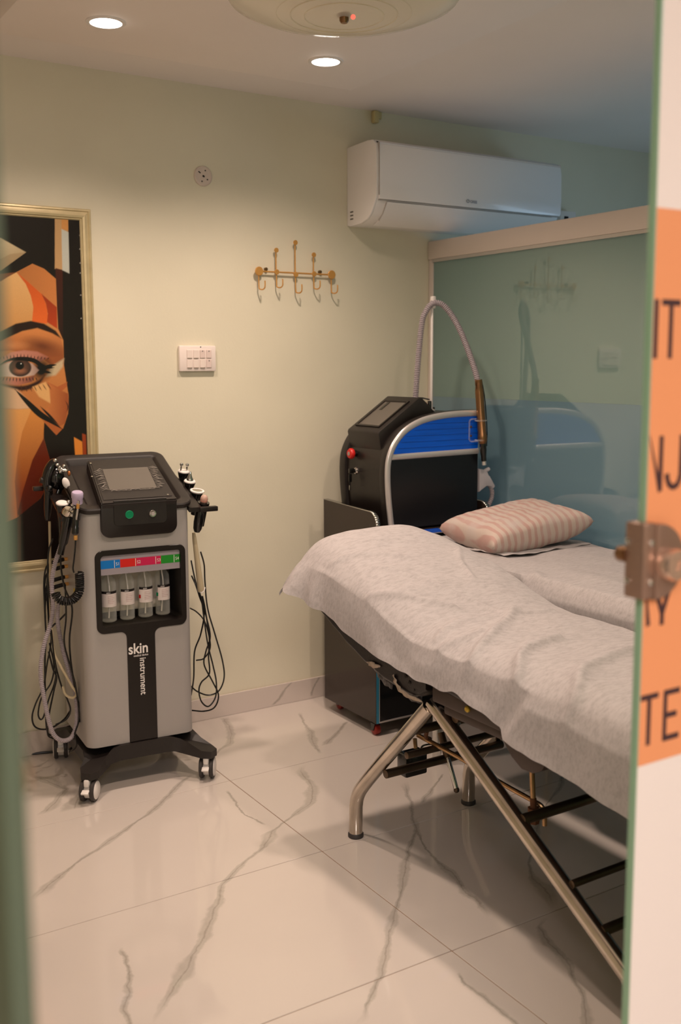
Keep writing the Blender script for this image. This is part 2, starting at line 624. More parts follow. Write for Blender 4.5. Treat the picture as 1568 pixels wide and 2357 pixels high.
# --- non-woven disposable sheet
def sheet_mat(name, col, dark):
    m = bpy.data.materials.new(name)
    m.use_nodes = True
    nt = m.node_tree
    N, L = nt.nodes, nt.links
    b = N['Principled BSDF']
    tc = N.new('ShaderNodeTexCoord')
    mp = N.new('ShaderNodeMapping')
    mp.inputs['Rotation'].default_value = (0, 0, radians(25))
    mp.inputs['Scale'].default_value = (0.3, 1.0, 0.6)
    L.new(tc.outputs['Object'], mp.inputs['Vector'])
    n1 = N.new('ShaderNodeTexNoise')
    n1.inputs['Scale'].default_value = 120
    n1.inputs['Detail'].default_value = 8
    n1.inputs['Roughness'].default_value = 0.75
    L.new(mp.outputs[0], n1.inputs['Vector'])
    r = N.new('ShaderNodeValToRGB')
    r.color_ramp.elements[0].position = 0.32
    r.color_ramp.elements[1].position = 0.56
    r.color_ramp.elements[0].color = dark
    r.color_ramp.elements[1].color = col
    L.new(n1.outputs['Fac'], r.inputs['Fac'])
    L.new(r.outputs[0], b.inputs['Base Color'])
    b.inputs['Roughness'].default_value = 0.85
    b.inputs['Specular IOR Level'].default_value = 0.2
    n2 = N.new('ShaderNodeTexNoise')
    n2.inputs['Scale'].default_value = 26
    n2.inputs['Detail'].default_value = 6
    L.new(mp.outputs[0], n2.inputs['Vector'])
    bp = N.new('ShaderNodeBump')
    bp.inputs['Strength'].default_value = 0.25
    bp.inputs['Distance'].default_value = 0.006
    L.new(n2.outputs['Fac'], bp.inputs['Height'])
    L.new(bp.outputs[0], b.inputs['Normal'])
    tl = N.new('ShaderNodeBsdfTranslucent')
    tl.inputs[0].default_value = col
    mx = N.new('ShaderNodeMixShader')
    mx.inputs[0].default_value = 0.14
    L.new(b.outputs[0], mx.inputs[1])
    L.new(tl.outputs[0], mx.inputs[2])
    L.new(mx.outputs[0], N['Material Output'].inputs[0])
    return m
m_sheet = sheet_mat('white disposable sheet', lin(188, 182, 182), lin(164, 158, 158))

# --- striped pillow
def pillow_mat():
    m = bpy.data.materials.new('pink striped pillow')
    m.use_nodes = True
    nt = m.node_tree
    N, L = nt.nodes, nt.links
    b = N['Principled BSDF']
    tc = N.new('ShaderNodeTexCoord')
    wv = N.new('ShaderNodeTexWave')
    wv.bands_direction = 'X'
    wv.inputs['Scale'].default_value = 10.5
    wv.inputs['Distortion'].default_value = 2.2
    wv.inputs['Detail'].default_value = 1.0
    wv.inputs['Detail Scale'].default_value = 1.2
    L.new(tc.outputs['Object'], wv.inputs['Vector'])
    r = N.new('ShaderNodeValToRGB')
    r.color_ramp.elements[0].position = 0.25
    r.color_ramp.elements[0].color = lin(176, 144, 136)
    r.color_ramp.elements[1].position = 0.6
    r.color_ramp.elements[1].color = lin(186, 170, 160)
    L.new(wv.outputs['Fac'], r.inputs['Fac'])
    n1 = N.new('ShaderNodeTexNoise')
    n1.inputs['Scale'].default_value = 14
    n1.inputs['Detail'].default_value = 5
    L.new(tc.outputs['Object'], n1.inputs['Vector'])
    mx = N.new('ShaderNodeMix')
    mx.data_type = 'RGBA'
    rr = N.new('ShaderNodeMapRange')
    rr.inputs['From Min'].default_value = 0.45
    rr.inputs['From Max'].default_value = 0.75
    rr.inputs['To Max'].default_value = 0.7
    L.new(n1.outputs['Fac'], rr.inputs['Value'])
    L.new(rr.outputs[0], mx.inputs['Factor'])
    L.new(r.outputs[0], mx.inputs['A'])
    mx.inputs['B'].default_value = lin(184, 174, 170)
    L.new(mx.outputs['Result'], b.inputs['Base Color'])
    b.inputs['Roughness'].default_value = 0.75
    bp = N.new('ShaderNodeBump')
    bp.inputs['Strength'].default_value = 0.3
    bp.inputs['Distance'].default_value = 0.006
    L.new(n1.outputs['Fac'], bp.inputs['Height'])
    L.new(bp.outputs[0], b.inputs['Normal'])
    return m
m_pillow = pillow_mat()

# ================================================================== THE SETTING
YW = 3.622                      # back wall
CEIL = 2.42
PARTX = 2.734                   # face of the glass partition
GY = 0.85                       # glass front
X0, X1, Y0 = -1.3, 4.9, -2.4
floor = struct('floor', MB().box((X0, Y0, -0.06), (X1, YW+0.02, -0.0022)), m_grout)
TX, TY = 1.204, 0.602
tile_me = None
for i in range(-3, 3):
    for j in range(0, 11):
        xa = 1.452+TX*i
        yb = YW-TY*j
        if tile_me is None:
            o = obj('tile', MB().box((-TX/2+0.0013, -TY/2+0.0013, -0.006), (TX/2-0.0013, TY/2-0.0013, 0), bev=0.0012, seg=1), m_tile, floor)
            tile_me = o.data
        else:
            o = bpy.data.objects.new('tile', tile_me)
            COL.objects.link(o)
            o.parent = floor
        o.location = (xa+TX/2, yb-TY/2, 0)
struct('wall_back', MB().box((X0, YW, -0.06), (X1, YW+0.1, CEIL)), m_wall)
struct('wall_left', MB().box((X0-0.1, Y0, -0.06), (X0, YW+0.1, CEIL)), m_wall)
struct('wall_front', MB().box((X0-0.1, Y0-0.1, -0.06), (X1+0.1, Y0, CEIL)), m_wall)
mb = MB()
mb.box((X1, Y0, -0.06), (X1+0.1, 1.55, CEIL))
mb.box((X1, 2.85, -0.06), (X1+0.1, YW+0.1, CEIL))
mb.box((X1, 1.55, -0.06), (X1+0.1, 2.85, 0.55))
mb.box((X1, 1.55, 2.1), (X1+0.1, 2.85, CEIL))
struct('wall_right', mb, m_wall)
mb = MB()
for (a, b) in (((1.55, 0.55), (1.60, 2.1)), ((2.80, 0.55), (2.85, 2.1)), ((1.55, 0.55), (2.85, 0.60)), ((1.55, 2.05), (2.85, 2.1)), ((2.18, 0.55), (2.22, 2.1))):
    mb.box((X1+0.02, a[0], a[1]), (X1+0.07, b[0], b[1]))
win = struct('window_1', mb, m_rail)
struct('ceiling', MB().box((X0-0.1, Y0-0.1, CEIL), (X1+0.1, YW+0.1, CEIL+0.1)), m_ceil)
struct('trim_1', MB().box((0.82, 1.33, PANEL_Z), (2.095, 3.25, CEIL+0.01), bev=0.004), m_ceil)   # lowered gypsum panel with the lamps

# skirting of tile pieces
bb = struct('baseboard_back', MB().box((X0, YW-0.008, 0), (PARTX, YW, 0.086)), m_grout)
xs = [X0, -0.955, 0.247, 1.4505, 2.655, PARTX]
for a, b in zip(xs, xs[1:]):
    obj('tile', MB().box((a+0.001, YW-0.012, 0.0005), (b-0.001, YW-0.004, 0.088), bev=0.001, seg=1), m_skirt, bb)

# ------------------------------------------------------------------ lamps in the ceiling
def downlight(x, y, label):
    t = thing('downlight', label, 'ceiling light', (x, y, PANEL_Z), group='round recessed downlights')
    obj('rim', MB().lathe([(0.046, 0.0005), (0.046, -0.004), (0.056, -0.004), (0.058, -0.0015), (0.058, 0.0005)], (x, y, PANEL_Z), n=40), m_white, t)
    obj('lamp_disc', MB().lathe([(0.0, -0.002), (0.046, -0.002), (0.046, 0.0003)], (x, y, PANEL_Z), n=40), m_lamp, t)
downlight(1.085, 2.985, 'round white recessed downlight on the left, above the grey facial machine')
downlight(1.825, 2.985, 'round white recessed downlight nearer the air conditioner')

# shallow clear bowl fitting in the middle of the lowered panel
FX, FY = 1.455, 2.29
t = thing('ceiling_light', 'shallow clear acrylic bowl fitting on the ceiling with a red indicator dot', 'ceiling light', (FX, FY, PANEL_Z))
obj('base_plate', MB().lathe([(0.20, 0.0), (0.20, -0.03), (0.17, -0.045), (0.0, -0.045)], (FX, FY, PANEL_Z), n=48), m_ceil, t)
bowl = obj('bowl', MB().lathe([(0.27, -0.035), (0.292, -0.05), (0.296, -0.06), (0.288, -0.072), (0.25, -0.088), (0.18, -0.104), (0.09, -0.113), (0.0, -0.115)], (FX, FY, PANEL_Z), n=64), m_bowl, t)
mb = MB()
for k in range(5):
    R = 0.10+0.035*k
    zz = PANEL_Z-0.1125+0.0016*k*k+0.001*k
    mb.tube([(FX+R*cos(2*pi*i/48), FY+R*sin(2*pi*i/48), zz) for i in range(48)], 0.0016, 6, closed=True)
obj('ribs', mb, m_bowl, t)
obj('cap_screw', MB().lathe([(0.0, -0.128), (0.008, -0.128), (0.012, -0.122), (0.012, -0.112), (0.018, -0.112), (0.018, -0.106)], (FX, FY, PANEL_Z), n=18), m_bronze, t)
c = Vector((FX, FY, PANEL_Z))
obj('indicator', MB().ball(P(813, 39, 2.055), 0.005), m_led, t)
a0 = math.atan2(-FY, -FX)
mb = MB()
pts = [(FX+0.297*cos(a0+q), FY+0.297*sin(a0+q), PANEL_Z-0.062) for q in [0.26-0.03*i for i in range(9)]]
mb.tube(pts, 0.0035, 8)
obj('rim_clip', mb, m_chrome, t)
mb = MB()
pts = [(FX+0.294*cos(a0+q), FY+0.294*sin(a0+q), PANEL_Z-0.066) for q in [-0.24-0.03*i for i in range(5)]]
mb.tube(pts, 0.005, 8)
obj('rim_clip', mb, m_bronze, t)

# ------------------------------------------------------------------ glass partition
t = thing('glass_partition', 'teal frosted glass partition in a white frame beside the massage couches', 'partition', (PARTX, 2.2, 0))
obj('top_rail', MB().box((PARTX-0.012, 0.95, 1.838), (PARTX+0.05, YW-0.001, 1.916), bev=0.006), m_rail, t)
obj('wall_post', MB().box((PARTX-0.006, YW-0.03, 0.0), (PARTX+0.046, YW-0.001, 1.838), bev=0.003), m_rail, t)
obj('end_post', MB().box((PARTX-0.006, 0.95, 0.0), (PARTX+0.046, 0.985, 1.838), bev=0.003), m_rail, t)
obj('bottom_rail', MB().box((PARTX-0.006, 0.985, 0.0), (PARTX+0.046, YW-0.03, 0.05), bev=0.003), m_rail, t)
obj('glass_bead', MB().box((PARTX-0.010, 0.985, 1.826), (PARTX-0.002, YW-0.03, 1.8385)), m_silver, t)
obj('upper_pane', MB().box((PARTX, 0.985, 1.255), (PARTX+0.010, YW-0.03, 1.838)), m_teal, t)
obj('lower_pane', MB().box((PARTX, 0.985, 0.05), (PARTX+0.010, YW-0.03, 1.2545)), m_teal2, t)

# ------------------------------------------------------------------ right glass front with its sticker
t = thing('glass_panel', 'white filmed glass front at the right edge with an orange lettered sticker', 'glass panel', (2.6, GY, 0))
EX = 0.972
obj('pane', MB().box((EX, GY, 0.0), (4.88, GY+0.012, 2.415), bev=0.001, seg=1), m_edge, t)
obj('film', MB().box((EX+0.001, GY-0.0006, 0.002), (4.878, GY, 2.413)), m_wfilm, t, )
obj('sticker', MB().box((EX+0.001, GY-0.0012, 0.896), (1.62, GY-0.0006, 1.5795)), m_orange, t)
def strokes(name, segs, wd):
    mb = MB()
    up_ = 0.0002
    for pts in segs:
        for (a, b) in zip(pts, pts[1:]):
            up_ += 0.00012
            a, b = Vector((a[0], 0, a[1])), Vector((b[0], 0, b[1]))
            d = (b-a).normalized()
            n = Vector((-d.z, 0, d.x))*wd/2
            q = [a+n-d*wd*0.0, b+n, b-n, a-n]
            q = [Vector((max(p.x, EX+0.0015), GY-0.0012, p.z)) for p in q]
            if d.x < 0 or True:
                vs = [mb.bm.verts.new(p) for p in q]
                ws = [mb.bm.verts.new(p+Vector((0, -up_, 0))) for p in q]
                try:
                    mb.bm.faces.new(ws)
                    for i in range(4):
                        mb.bm.faces.new((vs[i], vs[(i+1) % 4], ws[(i+1) % 4], ws[i]))
                except ValueError:
                    pass
    bmesh.ops.recalc_face_normals(mb.bm, faces=mb.bm.faces[:])
    return obj('letter', mb, m_txtd, t)
LW = 0.0074
strokes('letter', [[(0.9775, 1.404), (0.9775, 1.474)]], LW)                                             # I
strokes('letter', [[(0.987, 1.4705), (1.020, 1.4705)], [(1.0035, 1.472), (1.0035, 1.404)]], LW)          # T
strokes('letter', [[(0.9945, 1.311), (0.9945, 1.243)], [(0.9945, 1.243), (0.962, 1.311)]], LW)           # N, its left stem cut off by the glass edge
strokes('letter', [[(1.031, 1.311), (1.031, 1.262), (1.028, 1.252), (1.021, 1.2465), (1.013, 1.248), (1.0075, 1.255), (1.006, 1.264)]], LW)   # J
strokes('letter', [[(0.982, 1.076), (0.966, 1.146)]], LW)                                               # A, cut off likewise
strokes('letter', [[(0.984, 1.146), (1.0065, 1.088)], [(1.029, 1.146), (1.0065, 1.088)], [(1.0065, 1.091), (1.0065, 1.074)]], LW)   # Y
strokes('letter', [[(0.973, 0.984), (1.006, 0.984)], [(0.989, 0.986), (0.989, 0.921)]], LW)              # T
strokes('letter', [[(1.019, 0.987), (1.019, 0.921)], [(1.017, 0.984), (1.046, 0.984)], [(1.017, 0.954), (1.041, 0.954)], [(1.017, 0.924), (1.046, 0.924)]], LW)   # E
lk = obj('lock_plate', MB().box((0.957, GY-0.012, 1.113), (0.979, GY+0.018, 1.207), bev=0.003), m_lockm, t)
ZL = 1.158
mb = MB()
mb.prism([(0.978, ZL-0.047)]+[(0.984+0.046*sin(pi*k/24), ZL-0.047*cos(pi*k/24)) for k in range(1, 24)]+[(0.978, ZL+0.047)], 'y', GY-0.014, GY-0.0012, bev=0.003)
obj('lock_disc', mb, m_lockm, lk)
obj('knob', MB().lathe([(0.020, 0), (0.020, 0.014), (0.018, 0.018), (0.006, 0.018), (0.005, 0.015), (0, 0.015)], (0.998, GY-0.013, ZL-0.003), (0, -1, 0), 28), m_knobm, lk)
for z in (1.183, 1.134):
    obj('screw', MB().lathe([(0.0042, 0), (0.0042, 0.002), (0.003, 0.003), (0, 0.003)], (0.9705, GY-0.012, z), (0, -1, 0), 12), m_chrome, lk)
    obj('screw', MB().lathe([(0.0042, 0), (0.0042, 0.0012), (0.003, 0.002), (0, 0.002)], (0.957, GY+0.012, z), (-1, 0, 0), 12), m_chrome, lk)
obj('back_knob', MB().lathe([(0.010, 0), (0.010, 0.012), (0.008, 0.015), (0, 0.015)], (0.962, GY+0.017, 1.165), (0, 1, 0), 20), m_bronze, lk)

# ------------------------------------------------------------------ left glass door leaf, open, close to the camera
Mr = Matrix.Translation((0.1275, 0.50, 0)) @ Matrix.Rotation(radians(29), 4, 'Z')
t = thing('glass_door', 'green frosted glass door leaf standing open at the left edge', 'door', (0.126, 0.50, 0))
obj('leaf', MB().box((-0.014, 0.0015, 0.012), (0.0, 0.75, 2.2), M=Mr), m_leaf, t)
obj('leaf_edge', MB().box((-0.014, -0.0015, 0.012), (0.0, 0.0015, 2.2), bev=0.001, seg=1, M=Mr), m_leafe, t)
kz = P(48, 1792, 0.52)
obj('knob', MB().lathe([(0.006, -0.004), (0.006, 0.002), (0.0105, 0.004), (0.0115, 0.010), (0.0105, 0.016), (0, 0.017)], (0.1175, 0.525, kz.z), (1, 0.1, 0), 20), m_bronze, t)
obj('bottom_patch', MB().box((-0.024, 0.02, 0.004), (0.010, 0.18, 0.07), bev=0.003, M=Mr), m_bronze, t)
obj('top_patch', MB().box((-0.024, 0.02, 2.15), (0.010, 0.18, 2.21), bev=0.003, M=Mr), m_bronze, t)

# ------------------------------------------------------------------ air conditioner over the partition
AX0, AX1 = 2.312, 3.285
t = thing('air_conditioner', 'white split air conditioner high on the back wall above the partition', 'air conditioner', (2.8, YW, 2.1))
prof = [(YW, 2.262), (3.47, 2.266), (3.435, 2.262), (3.416, 2.245), (3.410, 2.21), (3.408, 2.10), (3.412, 2.045), (3.424, 2.022), (3.448, 1.985), (3.475, 1.965), (3.52, 1.953), (3.60, 1.950), (YW, 1.955)]
obj('body', MB().prism(prof, 'x', AX0+0.008, AX1, bev=0.006), m_acw, t)
cap = MB().prism([(y, z) for y, z in prof], 'x', AX0, AX0+0.012, bev=0.004)
e = obj('end_cap', cap, m_acw, t)
for k in range(3):
    obj('slot', MB().box((AX0-0.0008, 3.575, 1.975+0.014*k), (AX0+0.001, 3.597, 1.980+0.014*k)), m_acgap, e)
obj('front_panel', MB().prism([(3.462, 2.264), (3.43, 2.259), (3.411, 2.243), (3.4045, 2.21), (3.4025, 2.10), (3.4045, 2.045), (3.409, 2.036), (3.415, 2.036), (3.415, 2.25)], 'x', AX0+0.012, AX1+0.002, bev=0.003), m_acw, t)
obj('panel_seam', MB().prism([(3.4105, 2.0335), (3.4135, 2.0300), (3.4165, 2.0310), (3.4135, 2.0345)], 'x', AX0+0.012, AX1), mat('pale seam shade', lin(186, 180, 176), 0.6), t)
obj('cap_seam', MB().box((AX0+0.0118, 3.4035, 2.05), (AX0+0.0128, 3.43, 2.25)), MATS['pale seam shade'], t)
fl = obj('louver_flap', MB().prism([(3.4125, 2.0275), (3.442, 1.986), (3.470, 1.9605), (3.51, 1.9475), (3.51, 1.953), (3.475, 1.967), (3.448, 1.988), (3.424, 2.022)], 'x', AX0+0.055, AX1-0.03, bev=0.001), m_acw, t)
obj('flap_seam', MB().prism([(3.4120, 2.0275), (3.4415, 1.9855), (3.4695, 1.960), (3.475, 1.967), (3.448, 1.988), (3.424, 2.022)], 'x', AX0+0.0528, AX0+0.0545), MATS['pale seam shade'], t)
lg = P(1085, 464, 3.4035)
mb = MB().tube([(lg.x-0.018+0.007*cos(q*pi/9), 3.4022, lg.z+0.006*sin(q*pi/9)) for q in range(18)], 0.0012, 6, closed=True)
obj('logo_ring', mb, mat('logo grey', lin(150, 156, 172), 0.4), t)
text('logo', 'GREE', 0.016, MATS['logo grey'], t, facing_front(lg.x-0.007, 3.4018, lg.z-0.006))
# pipe stub at the ceiling
s = P(860, 268, YW)
t = thing('pipe_stub', 'short cream pipe stub in the ceiling corner above the air conditioner', 'pipe', (s.x, YW, CEIL))
obj('pipe', MB().box((s.x-0.013, YW-0.026, CEIL-0.05), (s.x+0.013, YW-0.0005, CEIL-0.0005), bev=0.006), mat('cream pipe', lin(205, 190, 140), 0.5), t)
obj('bracket', MB().box((s.x+0.010, YW-0.012, CEIL-0.03), (s.x+0.034, YW-0.0005, CEIL-0.0005), bev=0.003), MATS['cream pipe'], t)
# small outlet past the air conditioner
t = thing('outlet_box', 'small white outlet box just right of the air conditioner, over the partition rail', 'outlet', (3.50, YW, 2.06))
obj('cover', MB().box((3.452, YW-0.045, 2.015), (3.55, YW-0.0005, 2.095), bev=0.004), m_white, t)
obj('socket_hole', MB().box((3.475, YW-0.047, 2.04), (3.50, YW-0.0445, 2.07)), m_hole, t)

# ------------------------------------------------------------------ things on the back wall
t = thing('switch_plate', 'white switch plate with eight small modules on the cream wall', 'switch', (1.632, YW, 1.42))
obj('plate', MB().box((1.557, YW-0.016, 1.3715), (1.7065, YW-0.0005, 1.4675), bev=0.004), mat('warm white switch plastic', lin(238, 226, 220), 0.35), t)
for r in range(2):
    for c_ in range(4):
        x = 1.586+c_*0.0265
        z = 1.385+(1-r)*0.036
        sw = (r, c_) not in ((0, 2), (0, 3), (1, 3))
        ro = obj('rocker', MB().box((x, YW-0.0195, z), (x+0.021, YW-0.015, z+0.031), bev=0.0012, seg=1), mat('rocker white', lin(236, 222, 214), 0.4) if sw else mat('socket pinkish white', lin(224, 206, 200), 0.45), t)
        if sw:
            obj('slit', MB().box((x+0.001, YW-0.0202, z-0.0012), (x+0.020, YW-0.0188, z+0.001)), mat('slit shade', lin(150, 132, 118), 0.6), ro)
        else:
            obj('pin_hole', MB().cyl((x+0.0105, YW-0.0202, z+0.026), (x+0.0105, YW-0.0188, z+0.026), 0.0022, 8), m_acgap, ro)
for x in (1.6435,):
    obj('indicator', MB().box((x-0.002, YW-0.0168, 1.4605), (x+0.002, YW-0.0155, 1.4645)), m_hole, t)

t = thing('junction_cover', 'round white junction box cover with screw holes high on the wall', 'wall cover', (1.674, YW, 2.094))
obj('cover', MB().lathe([(0.037, 0.0005), (0.037, 0.003), (0.034, 0.006), (0.031, 0.0065), (0.030, 0.0055), (0, 0.0055)], (1.674, YW, 2.094), (0, -1, 0), 40), mat('cover white', lin(214, 200, 190), 0.45), t)
for (dx, dz, w_, h_, a) in ((-0.016, 0.012, 0.010, 0.0035, -0.6), (0.0005, -0.001, 0.008, 0.006, -0.4)):
    Mq = Matrix.Translation((1.674+dx, YW-0.006, 2.094+dz)) @ Matrix.Rotation(-a, 4, 'Y')
    obj('knockout_hole', MB().box((-w_/2, -0.001, -h_/2), (w_/2, 0.0005, h_/2), M=Mq), m_hole, t)
for (dx, dz) in ((0.008, 0.020), (-0.006, -0.020), (0.016, -0.012)):
    obj('screw', MB().lathe([(0.003, 0), (0.003, 0.0008), (0, 0.0012)], (1.674+dx, YW-0.0055, 2.094+dz), (0, -1, 0), 10), m_acgap, t)

# hook rail
t = thing('hook_rail', 'gold metal coat hook rail with round discs and five hooks', 'coat rack', (2.06, YW, 1.75))
ZR = 1.7545
YR = YW-0.016
obj('bar', MB().cyl((1.895, YR, ZR), (2.225, YR, ZR), 0.0032, 10), m_gold, t)
spec = [(1.895, 0.0175, None, -0.070), (1.973, 0.0105, 1.838, -0.060), (2.059, 0.0105, 1.872, -0.072), (2.143, 0.0105, 1.829, -0.060), (2.225, 0.0175, None, -0.074)]
for i, (x, r, top, low) in enumerate(spec):
    zz = ZR-(0.006 if i == 2 else 0)
    obj('disc', MB().lathe([(0, 0.004), (r*0.9, 0.004), (r, 0.0025), (r, 0), (0, 0)], (x, YR-0.003, zz), (0, -1, 0), 28), m_gold, t)
    if top:
        obj('rod', MB().cyl((x-0.001, YR, ZR), (x-0.001, YR, top), 0.0026, 8), m_gold, t)
        obj('disc', MB().lathe([(0, 0.004), (0.0088, 0.004), (0.0095, 0.0025), (0.0095, 0), (0, 0)], (x-0.001, YR-0.003, top), (0, -1, 0), 24), m_gold, t)
    pth = [(x, YR, zz), (x+0.001, YR, zz+low+0.01), (x+0.002, YR-0.003, zz+low+0.003), (x+0.004, YR-0.010, zz+low), (x+0.007, YR-0.022, zz+low), (x+0.009, YR-0.032, zz+low+0.006), (x+0.0095, YR-0.034, zz+low+0.018), (x+0.0095, YR-0.033, zz+low+0.032)]
    obj('hook', MB().tube(smooth_path(pth, 4), 0.0026, 8), m_gold, t)
for x in (1.932, 2.178):
    obj('mount', MB().lathe([(0.0065, 0.0005), (0.0065, 0.012), (0.0045, 0.015), (0, 0.015)], (x, YW, ZR+0.010), (0, -1, 0), 16), m_goldd, t)

# painting: printed canvas in a gilt frame
PX1, PZ0, PZ1 = 1.233, 0.672, 1.9385
PX0 = PX1-0.72
FW = 0.040
t = thing('painting', 'framed poster of a stylised orange and brown face with a large eye', 'picture', ((PX0+PX1)/2, YW, PZ0))
def frame_bar(a, b, inward):
    "mitred moulding from outer corner a to b (x,z)"
    a, b = Vector((a[0], a[1])), Vector((b[0], b[1]))
    d = (b-a).normalized()
    n = Vector(inward)
    pr = [(0.0, 0.0005), (0.0, 0.016), (0.003, 0.020), (0.008, 0.021), (0.011, 0.017), (0.016, 0.0185), (0.024, 0.0225), (0.031, 0.0205), (0.034, 0.016), (0.037, 0.016), (FW, 0.012), (FW, 0.0005)]
    mb = MB()
    ra = [mb.bm.verts.new((a.x+n.x*u+d.x*u, YW-h, a.y+n.y*u+d.y*u)) for u, h in pr]
    rb = [mb.bm.verts.new((b.x+n.x*u-d.x*u, YW-h, b.y+n.y*u-d.y*u)) for u, h in pr]
    k = len(pr)
    for i in range(k):
        mb.bm.faces.new((ra[i], ra[(i+1) % k], rb[(i+1) % k], rb[i]))
    mb.bm.faces.new(ra)
    mb.bm.faces.new(rb[::-1])
    bmesh.ops.recalc_face_normals(mb.bm, faces=mb.bm.faces[:])
    return mb
for a, b, n in (((PX0, PZ0), (PX1, PZ0), (0, 1)), ((PX1, PZ0), (PX1, PZ1), (-1, 0)), ((PX1, PZ1), (PX0, PZ1), (0, -1)), ((PX0, PZ1), (PX0, PZ0), (1, 0))):
    obj('frame_bar', frame_bar(a, b, n), m_frame, t, ang=20)

def canvas():
    st = 0.0021
    xa, xb, za, zb = PX0+FW-0.004, PX1-FW+0.004, PZ0+FW-0.004, PZ1-FW+0.004
    nx, nz_ = int((xb-xa)/st), int((zb-za)/st)
    X = np.linspace(xa, xb, nx)
    Z = np.linspace(za, zb, nz_)
    XX, ZZ = np.meshgrid(X, Z)
    # drawing coordinates of the print: u to the right, v down
    Rm = np.array([list(RGT), list(UPV), list(_f)])
    D = np.stack([XX, np.full_like(XX, YW), ZZ-1.40], -1) @ Rm.T
    U = ((CXP+FPX*D[..., 0]/D[..., 2])-0)*2.62
    V = ((CYP-FPX*D[..., 1]/D[..., 2])-440)*2.62
    C = np.zeros(XX.shape+(3,))
    def srgb(c):
        return np.array(lin(*c)[:3])
    C[:] = srgb((24, 16, 14))
    def soft(sd, w_):
        return np.clip(0.5-sd/w_, 0, 1)[..., None]
    def inpoly(pts):
        ins = np.zeros(XX.shape, bool)
        dist = np.full(XX.shape, 1e9)
        n = len(pts)
        for i in range(n):
            (xa_, ya_), (xb_, yb_) = pts[i], pts[(i+1) % n]
            if ya_ != yb_:
                cnd = ((ya_ > V) != (yb_ > V)) & (U < (xb_-xa_)*(V-ya_)/(yb_-ya_)+xa_)
                ins ^= cnd
            L2 = (xb_-xa_)**2+(yb_-ya_)**2
            tt = np.clip(((U-xa_)*(xb_-xa_)+(V-ya_)*(yb_-ya_))/L2, 0, 1)
            dist = np.minimum(dist, np.hypot(U-xa_-tt*(xb_-xa_), V-ya_-tt*(yb_-ya_)))
        return np.where(ins, -dist, dist)
    def round_(pts):
        return [(p.x, p.y) for p in smooth_path([Vector((a, b, 0)) for a, b in pts], 5)]
    def put(pts, c0, c1=None, ax=(0, 1), lo=0, hi=1, w_=5.0, op=1.0, curve=False):
        nonlocal C
        if curve:
            pts = round_(pts)
        a = soft(inpoly(pts), w_)*op
        col = srgb(c0)
        if c1 is not None:
            g = np.clip(((U*ax[0]+V*ax[1])-lo)/(hi-lo), 0, 1)[..., None]
            col = col*(1-g)+srgb(c1)*g
        C = C*(1-a)+col*a
    def ell(cx, cy, rx, ry, c0, c1=None, w_=0.1, op=1.0, rot=0.0):
        nonlocal C
        du, dv = U-cx, V-cy
        a_, b_ = du*cos(rot)+dv*sin(rot), -du*sin(rot)+dv*cos(rot)
        r = np.hypot(a_/rx, b_/ry)
        a = np.clip((1-r)/w_, 0, 1)[..., None]*op
        col = srgb(c0)
        if c1 is not None:
            g = np.clip(r, 0, 1)[..., None]
            col = col*(1-g)+srgb(c1)*g
        C = C*(1-a)+col*a
    def line(pts, wd, c, curve=True, taper=True, w_=3.0):
        nonlocal C
        p = round_(pts) if curve else pts
        best = np.full(XX.shape, 1e9)
        n = len(p)-1
        for i in range(n):
            (xa_, ya_), (xb_, yb_) = p[i], p[i+1]
            L2 = (xb_-xa_)**2+(yb_-ya_)**2+1e-9
            tt = np.clip(((U-xa_)*(xb_-xa_)+(V-ya_)*(yb_-ya_))/L2, 0, 1)
            s_ = (i+tt)/n
            ww = wd*(np.sin(np.pi*np.clip(s_, 0.03, 0.97)) if taper else 1.0)/2
            best = np.minimum(best, np.hypot(U-xa_-tt*(xb_-xa_), V-ya_-tt*(yb_-ya_))-ww)
        a = soft(best, w_)
        C = C*(1-a)+srgb(c)*a
    # upper bars
    put([(325, 100), (405, 100), (405, 480), (325, 470)], (186, 150, 104))
    put([(365, 100), (405, 100), (405, 240), (366, 232)], (198, 140, 78))
    put([(330, 465), (372, 478), (376, 1100), (330, 820)], (66, 28, 20), (40, 20, 16), lo=470, hi=900)
    put([(365, 230), (407, 250), (413, 498), (370, 478)], (186, 190, 180))
    # folded paper shape
    put([(-300, 200), (0, 285), (152, 370), (0, 480), (-300, 560)], (206, 190, 154), (170, 148, 112), ax=(0.5, 1), lo=330, hi=480)
    put([(0, 480), (152, 370), (60, 380), (-100, 460)], (160, 136, 100), op=0.6)
    # dark hair wedge and the face
    put([(-300, 600), (0, 540), (95, 490), (190, 440), (260, 470), (330, 530), (338, 700), (345, 830), (376, 900), (380, 1050), (395, 1150), (408, 1230), (405, 1340), (375, 1430), (330, 1470), (285, 1420), (258, 1390), (258, 1490), (300, 1640), (285, 1760), (240, 1850), (110, 1965), (-300, 2200)], (204, 142, 84), (186, 112, 56), lo=600, hi=1500)
    put([(-300, 580), (0, 535), (95, 490), (150, 560), (185, 640), (196, 700), (190, 785), (0, 850), (-300, 900)], (222, 176, 116), (206, 150, 88), lo=520, hi=820)
    put([(0, 500), (95, 490), (40, 520), (0, 545), (-200, 570)], (120, 70, 40))
    put([(95, 490), (190, 440), (260, 470), (330, 530), (336, 700), (250, 625), (160, 545)], (176, 112, 60), (196, 124, 68), ax=(1, 0), lo=100, hi=330)
    put([(95, 490), (160, 545), (250, 625), (275, 690), (283, 750), (278, 800), (188, 790), (196, 700), (180, 630), (150, 560)], (196, 84, 30), (222, 104, 42), lo=500, hi=780, curve=False)
    put([(245, 620), (336, 700), (340, 830), (278, 790), (283, 740), (272, 680)], (146, 52, 22), (178, 64, 26), lo=640, hi=820)
